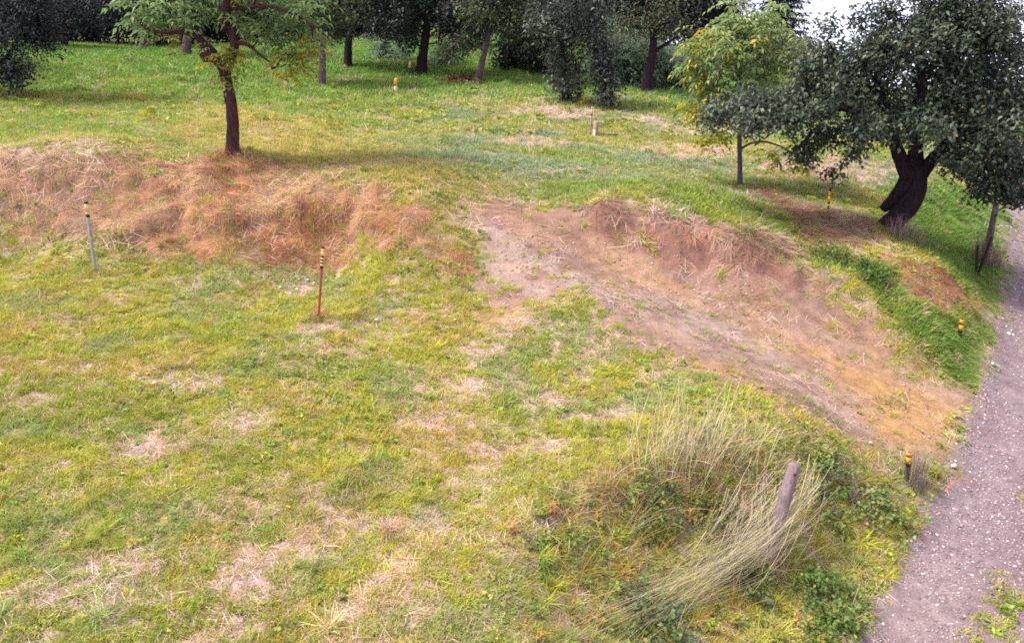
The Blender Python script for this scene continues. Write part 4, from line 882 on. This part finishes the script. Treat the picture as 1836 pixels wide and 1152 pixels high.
# pale stump beside the banded stake
b = at(1067, 243); root = empty('tree_stump', b); tag(root, 'short pale stump beside the white banded stake', 'stump')
rs = np.random.default_rng(401)
V, f = tube(np.array([[0, 0, -.1], [0, 0, .02], [.01, 0, .2], [.02, 0, .38], [.02, 0, .40]]), [.10, .085, .075, .075, .05], 12, rs, .1); mk('trunk', V, f, M_PALEW, root, smooth_=True)
V, f = cyl((-.03, -.12, -.02), (-.03, -.115, .16), .035, .03); mk('white_peg', V, f, M_WHITE, root)
V, f = cyl((.10, -.05, .03), (.62, -.18, .05), .025, .015); stick = mk('fallen_stick', V+b, f, M_DKST); tag(stick, 'thin stick lying right of the pale stump', 'stick')

# leaning fence post in the foreground
b = at(1374, 1000); tp = pt(1425, 833, b[1]+.1); root = empty('fence_post', b); tag(root, 'leaning weathered wooden post rising from the foreground bank', 'post')
rs = np.random.default_rng(402); d = tp-b; s = np.linspace(-.15, 1, 9)[:, None]
V, f = tube(np.vstack([d*s, d*1.012, d*1.02]), np.r_[np.linspace(.08, .064, 9), .054, .025], 16, rs, .06); mk('post_shaft', V, f, M_WOOD, root, smooth_=True)
V, f = tube(np.array([d*.93+np.array([0., -.066, 0]), d*.93+np.array([0., -.073, 0])]), [.018, .014], 8); mk('knot', V, f, M_DKST, root)

# old post with a strut and dry brush at the edge of the path
b = at(1764, 478); tp = pt(1786, 366, b[1]+.1); root = empty('fence_post', b); tag(root, 'grey leaning post under the apple branches beside the path', 'post')
d = tp-b; s = np.linspace(-.1, 1, 8)[:, None]; V, f = tube(d*s+rs.normal(0, .006, (8, 3)), np.linspace(.075, .055, 8), 12, rs, .1); mk('post_shaft', V, f, M_WOOD2, root, smooth_=True)
q = at(1750, 498)-b
for e0 in (pt(1753, 440, b[1]-.25)-b, pt(1778, 425, b[1]-.12)-b):
    V, f = cyl(q+[0, 0, -.08], e0, .026, .02, 8, 4, rng=rs, rough=.1); mk('strut', V, f, BARK, root)

# ---- clumps made of their own stalks
CL_M = leaf_mat('clump_stalks', False, .2, .7, .15)
def own_clump(name, label, cat, parts, loc, cols, rng, group=None):
    V, f, t_ = join(parts); k = t_[:, None]; c = np.array(cols[0])*k
    # tint blade by blade through the tone value
    w_ = np.clip((t_-.72)/.6, 0, 1)[:, None]; c = (np.array(cols[0])*(1-w_)+np.array(cols[1])*w_)*(.8+.35*w_)
    o = mk(name, V, f, CL_M, col=c); o.location = loc; return tag(o, label, cat, group)
rs = np.random.default_rng(410)
def base_line(pts, n_, ref, spread=.1):
    P = np.array([at(*p) for p in pts]); k = np.linspace(0, len(P)-1, n_); B = np.stack([np.interp(k, np.arange(len(P)), P[:, i]) for i in range(3)], -1); B[:, :2] += rs.normal(0, spread, (n_, 2))
    B[:, 2] = HZ(B[:, 0], B[:, 1]); return B-ref
ref = at(1240, 850)
own_clump('tall_dry_grass', 'tall pale dry grass standing left of the foreground post', 'dry grass', [
    blades(240, 0, .35, .95, .006, .0, .9, .5, 6, base=base_line([(1120,880), (1200,855), (1290,840), (1370,850)], 240, ref, .13), rng=rs),
    blades(110, 0, .6, 1.15, .006, .05, .6, .3, 6, az=1.2, azs=1.2, base=base_line([(1190,850), (1300,845)], 110, ref, .14), rng=rs)], ref, ((.36, .34, .24), (.62, .53, .36)), rs)
ref = at(1180, 885)
own_clump('dry_grass_clump', 'golden dry grass at the brow of the foreground bank', 'dry grass', [blades(260, 0, .25, .55, .006, .1, 1.1, .6, 4, base=base_line([(1090,905), (1160,880), (1250,870), (1330,880)], 260, ref, .12), rng=rs)], ref, ((.40, .24, .07), (.52, .40, .17)), rs)
ref = at(1060, 930)
own_clump('dry_grass_clump', 'flattened straw coloured grass at the left end of the bank brow', 'dry grass', [blades(200, 0, .3, .6, .006, .5, 1.4, .5, 4, az=3.5, azs=.7, base=base_line([(1000,960), (1060,915), (1140,885)], 200, ref, .12), rng=rs)], ref, ((.34, .28, .12), (.54, .44, .26)), rs)
# sheaf of long grass bent round the post and down the bank
def ribbon(P, w_, rng):
    T = np.gradient(P, axis=0); T /= np.linalg.norm(T, axis=1, keepdims=True); s = np.cross(T, np.array([.2, .5, 1.])); s /= np.linalg.norm(s, axis=1, keepdims=True)
    ww = (w_*np.linspace(1, .35, len(P)))[:, None]; V = np.stack([P-s*ww, P+s*ww], 1).reshape(-1, 3); i = np.arange(len(P)-1)*2
    return V, np.vstack([np.stack([i, i+1, i+3], -1), np.stack([i, i+3, i+2], -1)]), np.full(len(V), rng.uniform(.72, 1.3))
def sheaf(label, keys, n_, cols, seed, spread, name='grass_sheaf'):
    """keys: (pixel x, pixel y of the ground below, height above it); stalks follow that line, each with its own offset and length"""
    r_ = np.random.default_rng(seed); K = np.array([at(k[0], k[1])+[0, 0, k[2]] for k in keys]); t_ = np.linspace(0, 1, len(K)); ref = at(keys[0][0], keys[0][1]); parts = []
    for i in range(n_):
        a = r_.uniform(0, .5); e = a+r_.uniform(.18, .5) if r_.uniform() > .08 else 1.0; e = min(e, 1.0)
        u = np.linspace(a, e, 9); P = np.stack([np.interp(u, t_, K[:, j]) for j in range(3)], -1)
        for _ in range(2): P[1:-1] = (P[:-2]+2*P[1:-1]+P[2:])/4
        o0 = r_.normal(0, spread, 3)*[1, 1, .6]; o1 = r_.normal(0, spread*1.1, 3)*[1, 1, .6]; v_ = np.linspace(0, 1, 9)[:, None]; P = P+o0*(1-v_)+o1*v_
        P[:, 2] = np.maximum(P[:, 2], HZ(P[:, 0], P[:, 1])+.03); parts.append(ribbon(P-ref+np.cumsum(r_.normal(0, .007, P.shape), 0), .0019*r_.uniform(.7, 1.3), r_))
    return own_clump(name, label, 'dry grass', parts, ref, cols, r_)
sheaf('sheaf of long pale grass bent past the foreground post', [(1452,905,.50), (1425,955,.52), (1385,1000,.42), (1325,1040,.32), (1250,1068,.22), (1150,1100,.14), (1060,1135,.10), (980,1170,.06)], 270, ((.30, .30, .21), (.58, .51, .39)), 421, .17)
sheaf('loose pale stalks fallen left of the leaning post', [(1420,900,.55), (1375,950,.50), (1330,985,.36), (1270,1010,.28), (1180,1040,.2)], 140, ((.38, .33, .27), (.60, .50, .42)), 422, .18)
# brush round the path post, grass at the red stake, orange straw round trunks
def tuft(name, label, px, py, n_, rad, L0, L1, lean0, lean1, curl, cols, seed, w_=.006, cat='dry grass', az=None, azs=None, flat=1.0):
    r_ = np.random.default_rng(seed); ref = at(px, py); B = np.zeros((n_, 3)); a = r_.uniform(0, 6.28, n_); q = rad*np.sqrt(r_.uniform(0, 1, n_)); B[:, 0] = q*np.cos(a); B[:, 1] = q*np.sin(a)*flat
    B[:, 2] = HZ(B[:, 0]+ref[0], B[:, 1]+ref[1])-ref[2]; return own_clump(name, label, cat, [blades(n_, 0, L0, L1, w_, lean0, lean1, curl, 4, base=B, az=az, azs=azs, rng=r_)], ref, cols, r_)
tuft('dry_grass_clump', 'pale straw standing round the foot of the leaning foreground post', 1372, 1003, 190, .28, .3, .65, .05, .8, .5, ((.36, .31, .22), (.60, .50, .38)), 430, .005)
tuft('dry_brush', 'dry brush heaped round the grey post by the path', 1766, 476, 320, .3, .4, .95, .05, .4, .3, ((.17, .11, .095), (.36, .27, .21)), 431)
tuft('dry_grass_clump', 'dead reddish grass at the foot of the red stake', 570, 574, 130, .16, .12, .35, .1, 1.3, .5, ((.34, .18, .11), (.50, .34, .22)), 432)
tuft('straw_mound', 'orange straw mounded round the foot of the walnut trunk', 420, 284, 420, .75, .15, .4, .4, 1.5, .4, ((.40, .20, .09), (.55, .33, .15)), 433, flat=.4)
tuft('straw_mound', 'ring of dry straw round the yellow capped far post', 708, 168, 260, .6, .1, .3, .8, 1.5, .3, ((.36, .20, .08), (.56, .40, .18)), 434, .01)
tuft('straw_mound', 'orange straw at the foot of the slender young tree', 1335, 342, 220, .45, .1, .25, .8, 1.5, .3, ((.40, .20, .09), (.55, .34, .2)), 435)
tuft('dry_grass_clump', 'dry mauve grass standing against the apple trunk foot', 1620, 435, 170, .35, .3, .6, 0, .5, .4, ((.20, .13, .12), (.40, .30, .27)), 436)
tuft('dry_grass_clump', 'dead stalks lying at the toe of the cut bank', 1345, 545, 90, .3, .2, .5, .8, 1.5, .4, ((.30, .17, .12), (.48, .34, .26)), 437)
tuft('dry_grass_clump', 'brown tussock overhanging the upper end of the cut bank', 1098, 392, 180, .3, .3, .6, .3, 1.2, 1.0, ((.34, .22, .16), (.52, .38, .28)), 438, az=-1.8, azs=.9)
tuft('dry_grass_clump', 'pale arching tussock overhanging the middle of the cut bank', 1345, 440, 190, .45, .25, .55, .4, 1.3, .9, ((.30, .20, .15), (.54, .42, .33)), 439, az=-1.7, azs=1.3)
tuft('green_tussock', 'dark green tussock inside the pale arching stalks', 1340, 447, 120, .25, .15, .35, .1, .9, .8, ((.07, .10, .03), (.16, .19, .06)), 440, cat='grass')
tuft('dry_grass_clump', 'dark gap edged tussock on the right end of the straw bank', 560, 405, 260, .6, .25, .5, .3, 1.2, .9, ((.24, .13, .05), (.42, .27, .10)), 441, az=-1.8, azs=.8, flat=.4)
tuft('green_tussock', 'green tussock low on the straw bank left of the red stake', 425, 445, 160, .3, .2, .4, .1, 1.0, .9, ((.16, .17, .04), (.36, .32, .10)), 442, cat='grass')
tuft('green_tussock', 'lush pale green tussock left of the flattened foreground grass', 640, 885, 240, .32, .15, .32, .2, 1.1, .9, ((.17, .22, .05), (.34, .38, .11)), 443, cat='grass')
tuft('green_tussock', 'small grey green tuft in the middle of the dirt track', 1145, 547, 40, .08, .06, .14, .1, 1.0, .5, ((.15, .17, .06), (.28, .29, .13)), 444, cat='grass')
tuft('green_tussock', 'green tuft on the lower dirt track near the path', 1600, 725, 120, .28, .06, .16, .2, 1.1, .5, ((.14, .19, .05), (.26, .29, .09)), 445, cat='grass', flat=.6)
tuft('bundle_of_stalks', 'grey stalks leaning on the yellow capped post below the track', 1640, 880, 60, .12, .3, .6, .0, .35, .2, ((.14, .11, .11), (.30, .26, .25)), 446, .008)

# leafy bushes on the foreground bank
def bush(label, px, py, rad, h, n_, cols, seed, L=.055):
    r_ = np.random.default_rng(seed); ref = at(px, py); parts = []; tips_ = []
    for k in range(n_):
        a = r_.uniform(0, 6.28); q = rad*math.sqrt(r_.uniform()); parts.append((np.array([q*math.cos(a), q*math.sin(a), h*r_.uniform(.15, 1)*(1-.5*(q/rad)**2)])))
    tp_ = np.array(parts); tp_[:, 2] += HZ(tp_[:, 0]+ref[0], tp_[:, 1]+ref[1])-ref[2]
    root = empty('bramble_bush', ref); tag(root, label, 'bush')
    st = [tube(np.array([[p[0]*.3, p[1]*.3, -.05], [p[0]*.7, p[1]*.7, p[2]*.7], p]), [.005, .004, .002], 4) for p in tp_[::3]]; V, f = join(st)[:2]; o = mk('stems', V, f, M_DKST, root); o['kind'] = 'stuff'
    V, f, c = clump_leaves(tp_, r_, 13, .05, L, .7, cols, .01, .2); mk('foliage', V, f, LEAF, root, col=c)
BR = ((.07, .12, .04), (.16, .22, .08))
bush('dark bramble bush under the brow of the foreground bank', 1170, 935, .30, .30, 36, BR, 451)
bush('small bramble bush between the brow and the grass sheaf', 1290, 930, .30, .28, 36, ((.08, .11, .03), (.17, .20, .06)), 452)
bush('bramble bush under the grass sheaf right of centre', 1330, 1050, .34, .26, 40, BR, 453)
bush('bramble bush at the bottom edge below the sheaf', 1180, 1130, .40, .30, 56, ((.06, .11, .045), (.13, .18, .075)), 454)
bush('bright green bush at the bottom beside the path', 1490, 1090, .36, .32, 56, ((.075, .15, .03), (.15, .24, .06)), 455)
bush('green bush on the bank right of the leaning post', 1500, 900, .36, .26, 46, ((.12, .19, .07), (.22, .30, .12)), 456)
bush('bushy weed cluster on the bank below the yellow capped post', 1580, 930, .3, .22, 36, ((.11, .19, .06), (.21, .29, .10)), 457)
bush('low green bush hanging over the right end of the cut bank', 1480, 470, .5, .3, 60, ((.08, .13, .035), (.18, .22, .05)), 458)
bush('green bush between the dirt face and the straw mound', 1565, 505, .32, .3, 44, ((.05, .10, .03), (.11, .16, .05)), 459)
bush('heap of reddish leaves left of the leaning background trunk', 822, 151, .9, .3, 60, ((.13, .055, .05), (.22, .11, .07)), 460, .14)

# pale stones lying in the grass
M_STONE = plain('pale_stone', (.62, .57, .52), .8, .2, .15, 30.)
rs = np.random.default_rng(470)
def stone(px, py, r_, label, group=None):
    b = at(px, py); r_ *= .72; V, f = stone_mesh(rs, .18); V = V*r_; o = mk('stone', V, f, M_STONE); o.location = b+[0, 0, r_*.25+.03]; o.rotation_euler.z = rs.uniform(0, 6.28); tag(o, label, 'stone', group)
for (px, py, r_) in ((503,520,.05), (533,525,.06), (513,531,.035), (522,532,.035), (536,504,.04), (552,505,.045), (563,510,.04), (509,506,.035)): stone(px, py, r_, 'small pale stone in the cluster left of the red stake', 'stones beside the red stake')
stone(676, 577, .055, 'single pale stone right of the red stake'); stone(632, 492, .045, 'pale stone up slope from the red stake'); stone(278, 693, .05, 'pale stone in the middle of the lower left meadow')
stone(1710, 838, .06, 'pale stone at the path edge by the yellow capped post'); stone(1780, 655, .07, 'pale stone at the path edge below the green verge'); stone(1560, 800, .04, 'pale stone on the lower end of the dirt track')

# house behind the wood
g = pt(850, 90, 51); g[2] = float(HZ(np.array([g[0]]), np.array([g[1]]))[0]); root = empty('house', g); tag(root, 'small house with reddish roof glimpsed through the trees', 'house')
def box(x0, x1, y0, y1, z0, z1):
    V = np.array([(x, y, z) for x in (x0, x1) for y in (y0, y1) for z in (z0, z1)], float); return V, np.array([(0, 1, 3, 2), (4, 6, 7, 5), (0, 4, 5, 1), (2, 3, 7, 6), (0, 2, 6, 4), (1, 5, 7, 3)])
M_WALL = plain('house_wall', (.45, .40, .38), .9, .2, .08, 4.); M_ROOF = plain('red_tiles', (.42, .075, .085), .8, .2, .2, 9.); M_GLASS = plain('window_glass', (.02, .025, .03), .1, .5, .05)
wl = mk('wall', *box(-2, 2, -1.5, 1.5, -.5, 2.0), M_WALL, root)
V = np.array([(-2.4, -1.9, 1.75), (2.4, -1.9, 1.75), (2.4, 0, 3.7), (-2.4, 0, 3.7), (2.4, 1.9, 1.75), (-2.4, 1.9, 1.75), (-2.4, -1.9, 1.95), (2.4, -1.9, 1.95), (2.4, 0, 3.9), (-2.4, 0, 3.9), (2.4, 1.9, 1.95), (-2.4, 1.9, 1.95)], float)
mk('roof', V, np.array([(6, 7, 8, 9), (9, 8, 10, 11), (0, 3, 2, 1), (3, 5, 4, 2), (0, 1, 7, 6), (5, 11, 10, 4), (0, 6, 9, 3), (3, 9, 11, 5), (1, 2, 8, 7), (2, 4, 10, 8)]), M_ROOF, root)
for xx in (-1.0, 1.0):
    wn = mk('window', *box(xx-.5, xx+.5, -1.56, -1.503, .6, 1.6), M_WHITE, root); mk('pane', *box(xx-.4, xx+.4, -1.59, -1.562, .7, 1.5), M_GLASS, wn)
mk('chimney', *box(.6, 1.0, .2, .6, 3.0, 4.6), M_ROOF, root)

# longer grass left standing round the trunks and stakes
rs = np.random.default_rng(480); fx = []; fy = []
for o in list(COL.objects):
    if o.parent is None and o.type == 'EMPTY' and o.get('category') in ('tree', 'stake', 'post', 'stump') and o.location.y < 48 and o['label'].find('foreground') < 0:
        tr = o['category'] == 'tree'; k = 34 if tr else 7; a = rs.uniform(0, 6.28, k); q = (rs.uniform(.22, .55, k) if tr else rs.uniform(.03, .14, k)); fx.append(o.location.x+q*np.cos(a)); fy.append(o.location.y+q*np.sin(a))
fx = np.concatenate(fx); fy = np.concatenate(fy)
scatter('trunk_foot_grass', 'longer grass left standing round trunks and stakes', 'grass', 'tussock', fx, fy, rs.uniform(.35, .8, len(fx))*np.clip(fy/22, .8, 1.4), meadow_colour(fx, fy, rs)*.85, rng=rs)
SC.render.film_transparent = False
